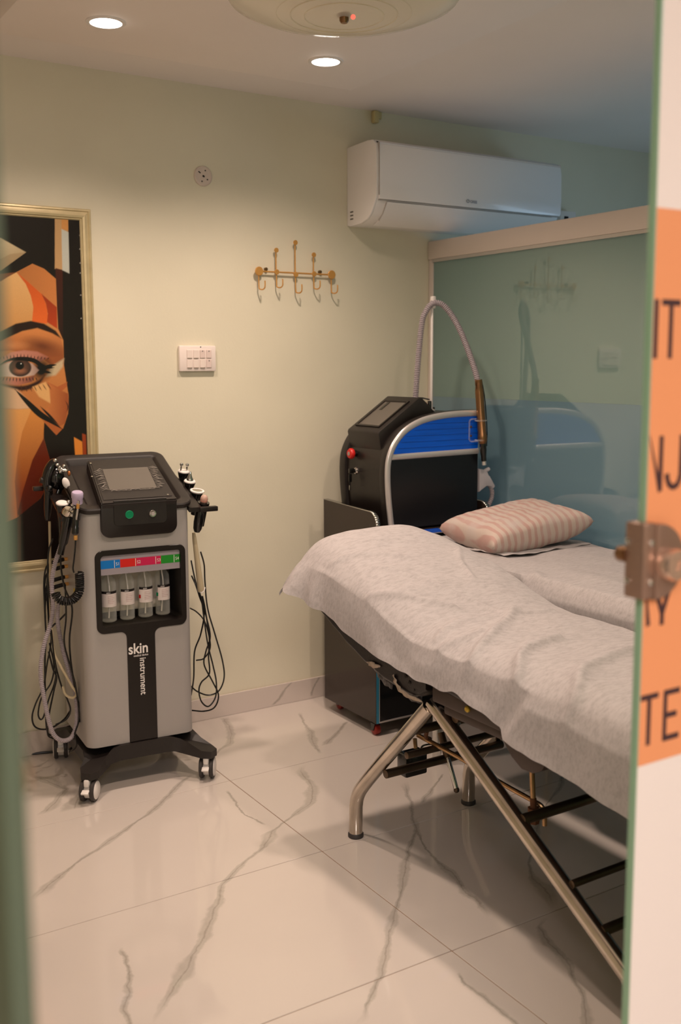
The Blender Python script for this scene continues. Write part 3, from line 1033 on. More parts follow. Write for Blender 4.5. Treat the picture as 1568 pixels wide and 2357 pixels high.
    # eye socket
    put([(-300, 930), (60, 880), (130, 848), (220, 830), (310, 848), (362, 890), (376, 950), (378, 1040), (330, 1070), (240, 1000), (60, 960), (-300, 1000)], (206, 132, 74), (150, 84, 46), lo=850, hi=990)
    ell(250, 935, 150, 62, (96, 46, 28), w_=0.9, op=0.85, rot=0.25)
    put([(380, 1010), (300, 1060), (270, 1120), (330, 1110), (372, 1060)], (196, 176, 140), w_=14)
    ell(60, 930, 130, 35, (214, 146, 92), w_=0.9, op=0.7)
    # upper lid, lash shadow, eyeball
    put([(-120, 1060), (0, 1010), (60, 972), (140, 960), (220, 968), (285, 1000), (240, 1030), (120, 1020), (0, 1060)], (206, 148, 128), (176, 112, 92), ax=(1, 0), lo=0, hi=260, w_=10)
    ell(245, 1075, 78, 92, (14, 9, 10), w_=0.7, rot=0.3)
    put([(-150, 1140), (-60, 1080), (40, 1035), (120, 1020), (190, 1040), (230, 1080), (200, 1110), (120, 1122), (20, 1118)], (224, 200, 184), (150, 120, 108), ax=(1, 0), lo=120, hi=230, w_=8)
    ell(116, 1064, 72, 58, (120, 84, 66), (40, 28, 28), w_=0.12)
    ell(116, 1084, 50, 24, (166, 108, 78), w_=0.8, op=0.75)
    ell(114, 1052, 30, 28, (14, 10, 12), w_=0.25)
    ell(122, 1040, 5, 5, (220, 220, 216), w_=0.5)
    line([(-40, 1070), (40, 1022), (120, 1010), (200, 1022), (262, 1062), (310, 1050), (334, 1050)], 26, (14, 9, 10))
    # lower lid
    put([(-60, 1120), (40, 1128), (130, 1128), (205, 1112), (190, 1150), (100, 1172), (0, 1160)], (196, 126, 104), (120, 70, 56), ax=(1, 0), lo=60, hi=200, w_=8)
    line([(-40, 1158), (60, 1182), (150, 1186), (230, 1150), (262, 1110)], 30, (48, 20, 16), w_=14)
    # cheek
    put([(-300, 1170), (0, 1170), (100, 1198), (190, 1290), (170, 1312), (100, 1316), (-300, 1290)], (226, 200, 172), (216, 178, 140), w_=16)
    put([(190, 1180), (270, 1150), (310, 1215), (300, 1280), (230, 1240)], (222, 172, 110), w_=10)
    put([(280, 1150), (340, 1180), (400, 1150), (395, 1180), (330, 1240), (300, 1280), (310, 1220)], (176, 96, 52), w_=5)
    put([(290, 1160), (360, 1200), (405, 1220), (408, 1300), (385, 1400), (350, 1420), (250, 1330), (300, 1290)], (196, 120, 66), (150, 76, 40), ax=(1, 0), lo=280, hi=410, w_=8)
    put([(-300, 1310), (100, 1316), (190, 1310), (130, 1450), (105, 1580), (85, 1750), (100, 1980), (-300, 2200)], (222, 160, 90), (196, 108, 56), lo=1320, hi=1900)
    put([(190, 1300), (262, 1395), (254, 1490), (190, 1620), (140, 1800), (100, 1980), (84, 1750), (102, 1580), (130, 1450)], (214, 140, 66), (130, 58, 28), lo=1320, hi=1820)
    put([(258, 1490), (302, 1640), (286, 1760), (240, 1850), (112, 1965), (100, 1940), (132, 1810), (190, 1620)], (104, 36, 14), (80, 26, 12), lo=1500, hi=1900)
    put([(262, 1395), (335, 1470), (372, 1430), (380, 1500), (360, 1650), (310, 1640), (264, 1500)], (24, 14, 12))
    put([(335, 1470), (372, 1432), (300, 1370), (258, 1385)], (176, 96, 48))
    put([(-300, 2140), (100, 1965), (240, 1850), (286, 1760), (330, 1900), (330, 2250), (-300, 2300)], (24, 12, 10))
    put([(100, 1965), (120, 1960), (122, 2240), (100, 2240)], (70, 34, 24))
    # brow and lashes
    put([(-120, 880), (0, 846), (90, 800), (180, 783), (260, 800), (330, 842), (366, 890), (310, 858), (220, 826), (130, 844), (50, 880), (-20, 912), (-160, 960)], (38, 18, 14), w_=8)
    for k in range(16):
        x0_ = -20+20*k
        line([(x0_, 1018-0.0022*(x0_-120)**2*-1 if False else 1016), (x0_+(x0_-120)*0.06, 978+abs(x0_-120)*0.16)], 5, (40, 20, 20), curve=False)
    for k in range(12):
        x0_ = 0+19*k
        line([(x0_, 1122), (x0_+(x0_-100)*0.1, 1150-abs(x0_-110)*0.06)], 6, (40, 18, 16), curve=False)
    for k in range(7):
        x0_ = 120+26*k
        line([(x0_, 1176-abs(k-2)*5), (x0_+10+3*k, 1215-3*k)], 5, (70, 36, 26), curve=False)
    for q in ((300, 1056, 334, 1046), (296, 1064, 322, 1064), (286, 1085, 306, 1096)):
        line([(q[0]-40, q[1]), (q[2], q[3])], 14, (16, 10, 10), curve=False)
    line([(84, 1194), (150, 1262), (230, 1340), (300, 1385), (372, 1436)], 36, (16, 10, 10))
    line([(236, 1296), (290, 1350), (350, 1410)], 14, (16, 10, 10))
    line([(388, 1262), (404, 1296), (398, 1330)], 6, (40, 20, 16))
    # lower right flags and the row of punched dots
    put([(440, 1482), (490, 1510), (500, 1700), (455, 1700)], (222, 138, 54))
    put([(490, 1460), (512, 1468), (520, 1700), (497, 1700)], (150, 62, 26))
    for v in (268, 350, 435, 495, 628, 768):
        ell(470+v*0.018, v, 5, 6, (150, 146, 138), w_=0.6)
    # fine print grain
    rng = np.random.RandomState(3)
    C *= (1+0.05*(rng.rand(*C.shape[:2])[..., None]-0.5))
    me = bpy.data.meshes.new('print')
    yy = YW-0.011
    co = np.stack([XX, np.full_like(XX, yy), ZZ], -1).reshape(-1, 3)
    idx = np.arange(nx*nz_).reshape(nz_, nx)
    F = np.stack([idx[:-1, :-1], idx[:-1, 1:], idx[1:, 1:], idx[1:, :-1]], -1).reshape(-1, 4)
    me.from_pydata(co.tolist(), [], F.tolist())
    at = me.color_attributes.new('print', 'FLOAT_COLOR', 'POINT')
    at.data.foreach_set('color', np.concatenate([C.reshape(-1, 3), np.ones((nx*nz_, 1))], 1).astype(np.float32).ravel())
    return me
mp_ = bpy.data.materials.new('printed canvas')
mp_.use_nodes = True
va = mp_.node_tree.nodes.new('ShaderNodeVertexColor')
va.layer_name = 'print'
mp_.node_tree.links.new(va.outputs[0], mp_.node_tree.nodes['Principled BSDF'].inputs['Base Color'])
mp_.node_tree.nodes['Principled BSDF'].inputs['Roughness'].default_value = 0.32
me = canvas()
me.transform(world_of(t).inverted())
me.materials.append(mp_)
po = bpy.data.objects.new('print', me)
COL.objects.link(po)
po.parent = t
obj('backing', MB().box((PX0+0.01, YW-0.0105, PZ0+0.01), (PX1-0.01, YW-0.0005, PZ1-0.01)), m_framed, t)

# ================================================================== NEAR COUCH (reclining, long axis along Y)
BXL, BXR = 1.535, 2.05
BXC = (BXL+BXR)/2
def interp(tab, y):
    "tab: (y, value) with y descending"
    if y >= tab[0][0]:
        return tab[0][1]
    for (ya, va_), (yb, vb) in zip(tab, tab[1:]):
        if y >= yb:
            k = (ya-y)/(ya-yb)
            k = k*k*(3-2*k)*0.35+k*0.65
            return va_+(vb-va_)*k
    return tab[-1][1]
EDGE = [(2.70, 0.812), (2.66, 0.822), (2.58, 0.818), (2.48, 0.808), (2.375, 0.787), (2.27, 0.762), (2.18, 0.733), (2.09, 0.708), (2.00, 0.704), (1.80, 0.700), (0.95, 0.690)]
DOME = [(2.70, 0.050), (2.64, 0.062), (2.56, 0.056), (2.48, 0.036), (2.40, 0.036), (2.25, 0.026), (2.05, 0.016), (1.8, 0.010), (0.95, 0.010)]
def bed_top(x, y):
    u = (x-BXC)/((BXR-BXL)/2)
    uu = min(1.0, abs(u))
    d = interp(DOME, y)*(1-uu**3.2)
    return interp(EDGE, y)+d
BOT = [(2.62, 0.700), (2.575, 0.674), (2.54, 0.660), (2.47, 0.630), (2.40, 0.600), (2.30, 0.567), (2.22, 0.547), (2.10, 0.536), (2.0, 0.535)]
nearbed = thing('massage_couch', 'reclining couch with raised backrest and chrome legs, covered by a white disposable sheet', 'couch', (BXC, 1.8, 0), group=None)
# backrest cushion: lofted sections along Y
def cushion(ya, yb, n, top, bot, round_ends=True):
    mb = MB()
    rings = []
    ys = [ya+(yb-ya)*i/n for i in range(n+1)]
    for i, y in enumerate(ys):
        e_ = min(i, n-i)
        sh = [0.55, 0.85, 0.97][e_] if (round_ends and e_ < 3) else 1.0
        zt, zb = top(y)-0.016, bot(y)
        zm = (zt+zb)/2
        ring = []
        for (x, z) in rrect(BXL-0.002, zb, BXR+0.002, zt, min(0.012, (zt-zb)*0.45), 4):
            if z > (zt+zb)/2 and x < BXL+0.03:
                z -= 0.012
            zz = zm+(z-zm)*sh
            if z > zm:
                u = min(1, abs((x-BXC)/((BXR-BXL)/2)))
                zz += interp(DOME, y)*(1-u**3.2)*0.9
            ring.append(mb.bm.verts.new((x, y, zz)))
        if i and False:
            pass
        rings.append(ring)
    for a, b in zip(rings, rings[1:]):
        for k in range(len(a)):
            j = (k+1) % len(a)
            mb.bm.faces.new((a[k], a[j], b[j], b[k]))
    mb.bm.faces.new(rings[0])
    mb.bm.faces.new(rings[-1][::-1])
    bmesh.ops.recalc_face_normals(mb.bm, faces=mb.bm.faces[:])
    return mb
obj('backrest', cushion(2.655, 2.035, 26, lambda y: interp(EDGE, y)-0.006, lambda y: interp(BOT, y) if y < 2.62 else interp(BOT, 2.62)), m_vinyl, nearbed, ang=50)
obj('seat', cushion(2.03, 0.98, 16, lambda y: interp(EDGE, y)-0.006, lambda y: 0.578), m_vinyl, nearbed, ang=50)
# underside boards and rails
obj('seat_board', MB().box((BXL+0.006, 1.0, 0.545), (BXR-0.006, 2.02, 0.588), bev=0.006), m_board, nearbed)
obj('side_rail', MB().box((1.548, 1.02, 0.522), (1.585, 1.98, 0.548), bev=0.006), m_board, nearbed)
obj('side_rail', MB().box((2.0, 1.02, 0.522), (2.037, 1.98, 0.548), bev=0.006), m_board, nearbed)
obj('hinge_bracket', MB().prism([(1.74, 0.548), (1.58, 0.548), (1.60, 0.508), (1.63, 0.492), (1.665, 0.490), (1.70, 0.508)], 'x', 1.525, 1.56, bev=0.003), m_board, nearbed)
obj('bolt', MB().lathe([(0.008, 0), (0.008, 0.004), (0.005, 0.007), (0, 0.007)], (1.541, 1.875, 0.567), (-1, 0, 0), 14), mat('yellow brass bolt', lin(190, 160, 60), 0.4, metal=0.6), nearbed)
# torn vinyl and lining hanging below the backrest
def strip(pts, wds, name, m, dx=0.0):
    mb = MB()
    p = smooth_path(pts, 4)
    n = len(p)-1
    vs = []
    for i, q in enumerate(p):
        f = i/n*(len(wds)-1)
        k = min(int(f), len(wds)-2)
        wd = wds[k]+(wds[k+1]-wds[k])*(f-k)
        d = (p[min(i+1, n)]-p[max(i-1, 0)]).normalized()
        s_ = Vector((0.2, -d.z, d.y)).normalized()*wd/2
        wob = Vector((0.003*sin(i*2.3), 0, 0))
        vs.append([mb.bm.verts.new(q+s_+wob), mb.bm.verts.new(q-s_-wob)])
    for a, b in zip(vs, vs[1:]):
        mb.bm.faces.new((a[0], a[1], b[1], b[0]))
    o = obj(name, mb, m, nearbed)
    sd = o.modifiers.new('thick', 'SOLIDIFY')
    sd.thickness = 0.002
    return o
XT = 1.53
strip([PX(845, 1523, XT), PX(858, 1530, XT), PX(876, 1534, XT)], [0.002, 0.020, 0.004], 'torn_flap', m_torn)
strip([PX(862, 1538, XT+0.01), PX(885, 1560, XT+0.012), PX(905, 1580, XT+0.014)], [0.008, 0.045, 0.02], 'torn_vinyl', m_vinyl)
strip([PX(906, 1553, XT), PX(916, 1580, XT), PX(938, 1600, XT), PX(972, 1614, XT)], [0.010, 0.016, 0.014, 0.006], 'torn_flap', m_torn)
strip([PX(928, 1560, XT+0.01), PX(945, 1590, XT+0.01), PX(972, 1612, XT+0.01)], [0.06, 0.06, 0.02], 'torn_vinyl', m_vinyl)
strip([PX(1040, 1640, XT+0.08), PX(1052, 1655, XT+0.08), PX(1060, 1668, XT+0.08)], [0.012, 0.02, 0.006], 'torn_flap', mat('pale padding', lin(150, 156, 160), 0.8))

# legs
LEG = 0.0205
for X in (1.585, 2.015):
    a = [(X, 2.085, 0.505), (X, 2.25, 0.335), (X, 2.395, 0.182), (X, 2.432, 0.132), (X, 2.443, 0.095), (X, 2.444, 0.012)]
    lg_ = obj('leg', MB().tube([Vector(a[0])]+smooth_path(a[1:5], 6)+[Vector(a[5])], LEG, 16), m_steel, nearbed)
    obj('rubber_foot', MB().lathe([(0.022, 0), (0.0235, 0.002), (0.0235, 0.010), (0.021, 0.014)], (X, 2.444, 0.0), n=18), m_tyre, lg_)
    a = [(X, 2.075, 0.520), (X, 1.75, 0.330), (X, 1.43, 0.142), (X, 1.385, 0.112), (X, 1.370, 0.08), (X, 1.369, 0.012)]
    lg_ = obj('leg', MB().tube([Vector(a[0])]+smooth_path(a[1:5], 6)+[Vector(a[5])], LEG, 16), m_steel, nearbed)
    obj('rubber_foot', MB().lathe([(0.022, 0), (0.0235, 0.002), (0.0235, 0.010), (0.021, 0.014)], (X, 1.369, 0.0), n=18), m_tyre, lg_)
for (y, z, r, xe) in ((2.165, 0.412, 0.012, 2.015), (2.19, 0.335, 0.010, 1.97), (2.29, 0.247, 0.0125, 2.015), (1.725, 0.332, 0.013, 2.015), (1.56, 0.245, 0.009, 2.015), (1.468, 0.178, 0.012, 2.015)):
    obj('cross_bar', MB().cyl((1.585, y, z), (xe, y, z), r, 12, bev=0.001), m_bar, nearbed)
obj('cross_bar', MB().cyl((1.585, 1.98, 0.505), (2.015, 1.98, 0.505), 0.014, 12), m_bar, nearbed)
# linkage under the seat
rod = smooth_path([PX(962, 1692, 1.66), PX(1060, 1745, 1.70), PX(1150, 1800, 1.73), PX(1240, 1850, 1.76)], 6)+smooth_path([PX(1246, 1855, 1.763), PX(1252, 1864, 1.766), PX(1254, 1876, 1.768), PX(1254, 1900, 1.768)], 4)
obj('pull_rod', MB().tube(rod, 0.0065, 10), m_brass, nearbed)
a, b = PX(1222, 1712, 1.74), PX(1230, 1895, 1.74)
vr = obj('drop_rod', MB().tube([a, a+(b-a)*0.5, b], 0.007, 10), m_brass, nearbed)
c_ = a+(b-a)*0.68
obj('rusty_sleeve', MB().tube([c_, b], 0.0085, 10), m_rust, vr)
obj('rusty_nut', MB().lathe([(0.016, 0), (0.016, 0.012)], a+(b-a)*0.86, (0, 0, 1), 6), m_rust, vr)
obj('rusty_nut', MB().lathe([(0.012, 0), (0.015, 0.012), (0.015, 0.02)], b, (0, 0, 1), 6), m_rust, vr)
a, b = PX(1022, 1712, 1.80), PX(1051, 1818, 1.80)
sp = obj('gas_spring', MB().cyl(a, b, 0.0075, 12, bev=0.001), m_chrome, nearbed)
obj('spring_sleeve', MB().cyl(a+(a-b)*0.25, a+(b-a)*0.3, 0.011, 12), m_bar, sp)
obj('spring_end', MB().ball(b, 0.009, 10), m_bar, sp)
obj('motor_box', MB().box((1.73, 2.39, 0.165), (1.81, 2.44, 0.235), bev=0.006), m_blackg, nearbed)
obj('motor_bracket', MB().prism([(2.34, 0.49), (2.06, 0.50), (2.06, 0.47), (2.10, 0.44), (2.19, 0.40), (2.24, 0.40), (2.28, 0.43)], 'x', 1.83, 1.90, bev=0.004), m_board, nearbed)
obj('brake_lever', MB().tube(smooth_path([(1.64, 2.17, 0.40), (1.66, 2.20, 0.37), (1.70, 2.235, 0.345)], 5), 0.006, 8), m_rust, nearbed)
obj('hanging_bolt', MB().cyl(PX(955, 1700, 1.66), PX(957, 1722, 1.66), 0.006, 8), m_brass, nearbed)
obj('wiring', MB().tube(smooth_path([PX(968, 1735, 1.78), PX(972, 1718, 1.79), PX(990, 1713, 1.81), PX(1010, 1712, 1.83)], 5), 0.003, 8), m_cable, nearbed)

# disposable sheet over it: top, left and right falls, head end fall
HEM = [(2.70, 0.72), (2.63, 0.70), (2.572, 0.684), (2.512, 0.672), (2.445, 0.657), (2.356, 0.626), (2.279, 0.614), (2.177, 0.603), (2.10, 0.592), (2.0, 0.588), (1.943, 0.587), (1.89, 0.597), (1.78, 0.586), (1.715, 0.575), (1.70, 0.555), (1.6, 0.549), (1.45, 0.537), (1.355, 0.522), (0.95, 0.46)]
CREASE = [  # ridges on the sheet: (points (x, y)), width, height
 ([(1.54, 2.30), (1.62, 2.20), (1.70, 2.13)], 0.016, 0.010),
 ([(1.54, 1.86), (1.62, 1.90), (1.74, 1.98), (1.86, 2.06)], 0.02, 0.012),
 ([(1.54, 1.70), (1.60, 1.76), (1.66, 1.80), (1.78, 1.82)], 0.018, 0.014),
 ([(1.54, 1.52), (1.64, 1.60), (1.78, 1.64), (1.95, 1.66)], 0.024, 0.012),
 ([(1.56, 2.02), (1.66, 2.06), (1.78, 2.04), (1.95, 2.02)], 0.018, 0.008),
 ([(1.62, 2.40), (1.74, 2.22), (1.82, 2.08)], 0.014, 0.005),
 ([(1.96, 2.44), (1.90, 2.36), (1.86, 2.25)], 0.014, 0.006),
 ([(1.55, 2.52), (1.66, 2.47), (1.74, 2.40)], 0.014, 0.007),
 ([(1.70, 1.40), (1.80, 1.52), (1.95, 1.58)], 0.02, 0.010),
 ([(1.54, 1.98), (1.60, 1.94), (1.66, 1.96)], 0.015, 0.009),
]
def crease_h(x, y):
    h = 0.0
    for pts, wd, hh in CREASE:
        best = 9.0
        for (xa, ya), (xb, yb) in zip(pts, pts[1:]):
            L2 = (xb-xa)**2+(yb-ya)**2
            k = max(0.0, min(1.0, ((x-xa)*(xb-xa)+(y-ya)*(yb-ya))/L2))
            best = min(best, math.hypot(x-xa-k*(xb-xa), y-ya-k*(yb-ya)))
        h += 1.15*hh*math.exp(-(best/(wd*0.6))**2)+0.45*hh*math.exp(-(best/(wd*2.0))**2)
    return h
def sheet_near():
    mb = MB()
    SL, ST, SR = 0.15, BXR-BXL, 0.09      # parameter lengths: left fall, top, right fall
    nu, nv = 230, 120
    ylo, yhi = 0.96, 2.672
    rows = []
    for i in range(nu+1):
        y = yhi-(yhi-ylo)*i/nu
        row = []
        
        for j in range(nv+1):
            s_ = -SL+(SL+ST+SR)*j/nv
            n1 = noise.noise((y*7, s_*7, 3.1))
            n2 = noise.noise((y*19, s_*19, 7.7))
            if s_ < 0:
                k = -s_/SL                               # 0 at the mattress edge, 1 at the hem
                fold = 0.5*(1+math.tanh((1.705-0.07*(1-k)-y)/0.012))   # in front of it the fall lies further out
                zt = bed_top(BXL, y)-0.018
                hem = interp(HEM, y)+(0.014 if y > 1.9 else 0.014*max(0, (y-1.75)/0.15))
                rr = 0.03
                ze = zt-(zt-hem)*k
                lag = min(1.0, k*3.5)
                x = BXL-0.004-0.022*k**0.8-fold*0.014*lag-0.012*k*max(0, n1+0.25)
                head = max(0.0, (y-2.50)/0.17)
                x -= 0.036*k*head*(1.0+0.5*sin(y*60))   # loose corner stands away at the head end
                z = ze-0.004*fold+0.006*n2*k
                yy = y-0.006*n1*k
                z += crease_h(BXL, y)*(1-k)
            elif s_ <= ST:
                x = BXL+s_
                z = bed_top(x, y)+0.0045+0.006*n1+0.0025*n2+crease_h(x, y)
                if s_ < 0.07:
                    z -= 0.022*(1-s_/0.07)**2
                if ST-s_ < 0.02:
                    z -= 0.010*(1-(ST-s_)/0.02)**2
                yy = y
            else:
                k = (s_-ST)/SR
                zt = bed_top(BXR, y)
                x = BXR+0.004+0.008*min(1, k*3)+0.006*n1*k
                z = zt-0.006-SR*k
                yy = y
            row.append(mb.bm.verts.new((x, yy, z)))
        rows.append(row)
    # head end fall
    first = rows[0]
    prev = first
    for q in range(1, 9):
        k = q/8
        row = []
        for j, v in enumerate(first):
            s_ = -SL+(SL+ST+SR)*j/nv
            side = 1.0 if 0 <= s_ <= ST else 0.35
            n1 = noise.noise((k*3, s_*9, 1.3))
            row.append(mb.bm.verts.new((v.co.x+0.012*n1*k-(0.01*k if s_ < 0 else 0), v.co.y+0.016*sin(min(1, k*2)*pi/2)+0.008*n1*k, v.co.z-0.085*k*side-0.006*min(1, 3*k)*side)))
        for j in range(nv):
            mb.bm.faces.new((row[j], row[j+1], prev[j+1], prev[j]))
        prev = row
    for a, b in zip(rows, rows[1:]):
        for j in range(nv):
            mb.bm.faces.new((a[j], a[j+1], b[j+1], b[j]))
    bmesh.ops.recalc_face_normals(mb.bm, faces=mb.bm.faces[:])
    return mb
sh = obj('disposable_sheet', sheet_near(), m_sheet, ang=180)
tag(sh, 'crumpled white disposable sheet spread over the near couch with the raised backrest', 'sheet')

# ================================================================== FAR COUCH (flat) by the partition
FXL, FXR, FY0, FY1, FZ = 2.135, 2.712, 1.25, 3.05, 0.742
t = thing('massage_couch', 'flat couch along the frosted partition, mostly hidden under a white sheet, striped pillow on it', 'couch', ((FXL+FXR)/2, 2.1, 0))
obj('mattress', MB().box((FXL+0.012, FY0, FZ-0.095), (FXR, FY1, FZ-0.026), bev=0.022, seg=3), m_vinyl, t)
obj('board', MB().box((FXL+0.01, FY0+0.01, FZ-0.115), (FXR-0.01, FY1-0.01, FZ-0.0905)), m_board, t)
for (x, y) in ((FXL+0.002, 2.768), (FXR-0.04, 2.768), (FXL+0.002, 1.45), (FXR-0.04, 1.45)):
    lg_ = obj('leg', MB().cyl((x, y, 0.01), (x, y, FZ-0.116), 0.017, 14), m_chrome, t)
    obj('rubber_foot', MB().lathe([(0.019, 0), (0.0205, 0.002), (0.0205, 0.012), (0.018, 0.016)], (x, y, 0), n=16), m_tyre, lg_)
obj('end_rail', MB().cyl((FXL+0.002, 2.768, 0.34), (FXR-0.04, 2.768, 0.34), 0.011, 12), m_chrome, t)
obj('end_rail', MB().cyl((FXL+0.002, 1.45, 0.34), (FXR-0.04, 1.45, 0.34), 0.011, 12), m_chrome, t)
def sheet_far():
    mb = MB()
    SL, ST = 0.15, FXR-FXL-0.006
    nu, nv = 180, 90
    rows = []
    for i in range(nu+1):
        y = FY1+0.002-(FY1-FY0)*i/nu
        row = []
        tuck = 0.5*(1+math.tanh((2.335-y)/0.008))
        for j in range(nv+1):
            s_ = -SL+(SL+ST)*j/nv
            n1 = noise.noise((y*6, s_*6, 13.1))
            n2 = noise.noise((y*16, s_*16, 27.7))
            fx = 2.335
            pk = math.exp(-((y-fx)/0.03)**2)
            if s_ < 0:
                k = -s_/SL
                x = FXL-0.002-0.004*min(1, k*3)-0.016*tuck*min(1, k*4+0.2)+0.012*pk*k-0.008*n1*k
                z = FZ+0.003-0.15*k-0.016*tuck*(1-k)
            else:
                x = FXL+s_
                e_ = s_
                z = FZ+0.008+0.006*n1+0.003*n2
                z -= 0.016*tuck*max(0, 1-e_/0.02)**1.5
                q = math.hypot((x-2.27)/0.06, (y-2.20)/0.12)
                z += 0.010*math.exp(-q*q)
                dd = abs((x-FXL)*0.6-(fx-y)*-0.5-0.03)
                z += 0.007*math.exp(-(dd/0.012)**2)*math.exp(-((x-FXL)/0.12)**2)
            row.append(mb.bm.verts.new((x, y, z)))
        rows.append(row)
    for a, b in zip(rows, rows[1:]):
        for j in range(nv):
            mb.bm.faces.new((a[j], a[j+1], b[j+1], b[j]))
    bmesh.ops.recalc_face_normals(mb.bm, faces=mb.bm.faces[:])
    return mb
sh = obj('disposable_sheet', sheet_far(), m_sheet, ang=42)
tag(sh, 'white disposable sheet on the flat couch beneath the striped pillow', 'sheet')

# pillow
def pillow():
    mb = MB()
    n = 44
    W, D_, H_ = 0.225, 0.165, 0.070
    for sgn in (1, -1):
        vs = []
        for i in range(n+1):
            row = []
            for j in range(n+1):
                u, v = 2*i/n-1, 2*j/n-1
                q = (1-u**4)*(1-v**4)
                h = max(0, q)**0.42
                pinch = 1-0.09*(1-u*u)*(abs(v)**3)-0.0
                pinch2 = 1-0.09*(1-v*v)*(abs(u)**3)
                x, y = u*W*pinch2, v*D_*pinch
                z = sgn*h*H_*(1.0 if sgn > 0 else 0.8)
                corner = max(0, abs(u)*abs(v)-0.45)
                z += 0.022*corner
                z += 0.006*h*noise.noise((u*3, v*3, sgn*2.0))+0.003*h*noise.noise((u*9, v*9, sgn*2.0))
                row.append(mb.bm.verts.new((x, y, z)))
            vs.append(row)
        for i in range(n):
            for j in range(n):
                mb.bm.faces.new((vs[i][j], vs[i+1][j], vs[i+1][j+1], vs[i][j+1]))
    bmesh.ops.remove_doubles(mb.bm, verts=mb.bm.verts[:], dist=0.0006)
    bmesh.ops.recalc_face_normals(mb.bm, faces=mb.bm.faces[:])
    return mb
pl = obj('pillow', pillow(), m_pillow, ang=180)
pl.location = (2.475, 2.755, 0.811)
pl.rotation_euler = (radians(4), radians(-7.5), radians(-4))
tag(pl, 'pink and cream striped pillow in a thin white cover on the flat couch', 'pillow')
pn = MB()
def napkin(u, v):
    x = 2.255+0.42*u+0.02*v
    y = 2.62-0.05*v*(1-0.6*u)+0.25*(1-v)*0.5
    return (x, y, FZ+0.012+0.006*noise.noise((u*8, v*5, 0.2))+0.006*(1-v)*0+0.012*max(0, 0.25-u)*v*4*0.5)
pn.grid(napkin, 40, 10)
pn_o = obj('paper_towel', pn, m_sheet, ang=180)
so = pn_o.modifiers.new('thick', 'SOLIDIFY')
so.thickness = 0.0015
tag(pn_o, 'folded white paper towel peeking out under the striped pillow', 'towel')

# ================================================================== CABINET IN THE CORNER
CX0, CX1, CY0, CY1, CZ0 = 2.097, 2.645, 3.092, 3.463, 0.05
t = thing('trolley_cabinet', 'black trolley cabinet with blue edge strips and red casters in the corner', 'cabinet', ((CX0+CX1)/2, (CY0+CY1)/2, 0))
side = [(CY1, CZ0), (CY1, 0.864)]+[(CY0+0.045-0.045*sin(pi/2*k/8), 0.853-0.05*(1-cos(pi/2*k/8))) for k in range(9)]+[(CY0, CZ0)]
for (a, b, e) in ((CX0, CX0+0.016, 'left'), (CX1-0.016, CX1, 'right')):
    p_ = obj('side_panel', MB().prism(side, 'x', a, b), m_lam, t)
    # chrome edging along the top and around the front corner
    edge = [Vector(((a+b)/2, y, z)) for (y, z) in side[1:11]]+[Vector(((a+b)/2, CY0, 0.74))]
    mb = MB()
    for q in range(len(edge)-1):
        A, B = edge[q], edge[q+1]
        d = (B-A).normalized()
        n_ = Vector((0, d.z, -d.y))
        if n_.z < 0 and n_.y > 0:
            n_ = -n_
        n_ = n_ if (n_.z > 0.1 or n_.y < 0) else -n_
        v = [mb.bm.verts.new(P_) for P_ in (A+n_*0.0012+Vector((-0.0085, 0, 0)), A+n_*0.0012+Vector((0.0085, 0, 0)), B+n_*0.0012+Vector((0.0085, 0, 0)), B+n_*0.0012+Vector((-0.0085, 0, 0)))]
        mb.bm.faces.new(v)
    bmesh.ops.remove_doubles(mb.bm, verts=mb.bm.verts[:], dist=0.0001)
    eg = obj('chrome_edging', mb, m_chrome, p_)
    so = eg.modifiers.new('thick', 'SOLIDIFY')
    so.thickness = 0.002
    so.offset = 0
    obj('edge_strip', MB().box((a+0.002, CY0-0.0016, CZ0), (b-0.002, CY0+0.0002, 0.735)), m_cyan, p_)
    obj('edge_bead', MB().box((b-0.0025, CY0-0.0024, CZ0), (b, CY0+0.0002, 0.735)), m_silver, p_)
obj('back_panel', MB().box((CX0+0.016, CY1-0.014, CZ0), (CX1-0.016, CY1, 0.84)), m_lam, t)
obj('bottom_board', MB().box((CX0+0.016, CY0+0.012, CZ0), (CX1-0.016, CY1-0.014, CZ0+0.018)), m_lam, t)
obj('top_shelf', MB().box((CX0+0.016, CY0+0.006, 0.752), (CX1-0.016, CY1-0.014, 0.772)), m_lam, t)
obj('shelf_strip', MB().box((CX0+0.016, CY0, 0.757), (CX1-0.016, CY0+0.006, 0.772)), m_blue, t)
obj('shelf_bead', MB().box((CX0+0.016, CY0-0.001, 0.7535), (CX1-0.016, CY0+0.006, 0.757)), m_silver, t)
dr = obj('door', MB().box((CX0+0.018, CY0+0.001, CZ0+0.008), (CX1-0.018, CY0+0.012, 0.750), bev=0.001, seg=1), m_door, t)
obj('bottom_bead', MB().box((CX0+0.016, CY0-0.001, CZ0), (CX1-0.016, CY0+0.008, CZ0+0.006)), m_silver, dr)
obj('handle', MB().cyl((2.60, CY0-0.012, 0.42), (2.60, CY0-0.012, 0.54), 0.005, 10), m_chrome, dr)
def caster_red(x, y):
    cb = obj('caster', MB().cyl((x-0.011, y, 0.021), (x+0.011, y, 0.021), 0.021, 20, bev=0.004), m_redd, t)
    obj('fork', MB().prism([(y-0.014, CZ0), (y+0.014, CZ0), (y+0.010, 0.018), (y-0.004, 0.018)], 'x', x-0.0155, x-0.0125).prism([(y-0.014, CZ0), (y+0.014, CZ0), (y+0.010, 0.018), (y-0.004, 0.018)], 'x', x+0.0125, x+0.0155).box((x-0.0155, y-0.014, CZ0-0.003), (x+0.0155, y+0.014, CZ0)), m_blackg, cb)
for (x, y) in ((2.112, 3.115), (2.155, 3.435), (2.625, 3.115), (2.600, 3.435)):
    caster_red(x, y)

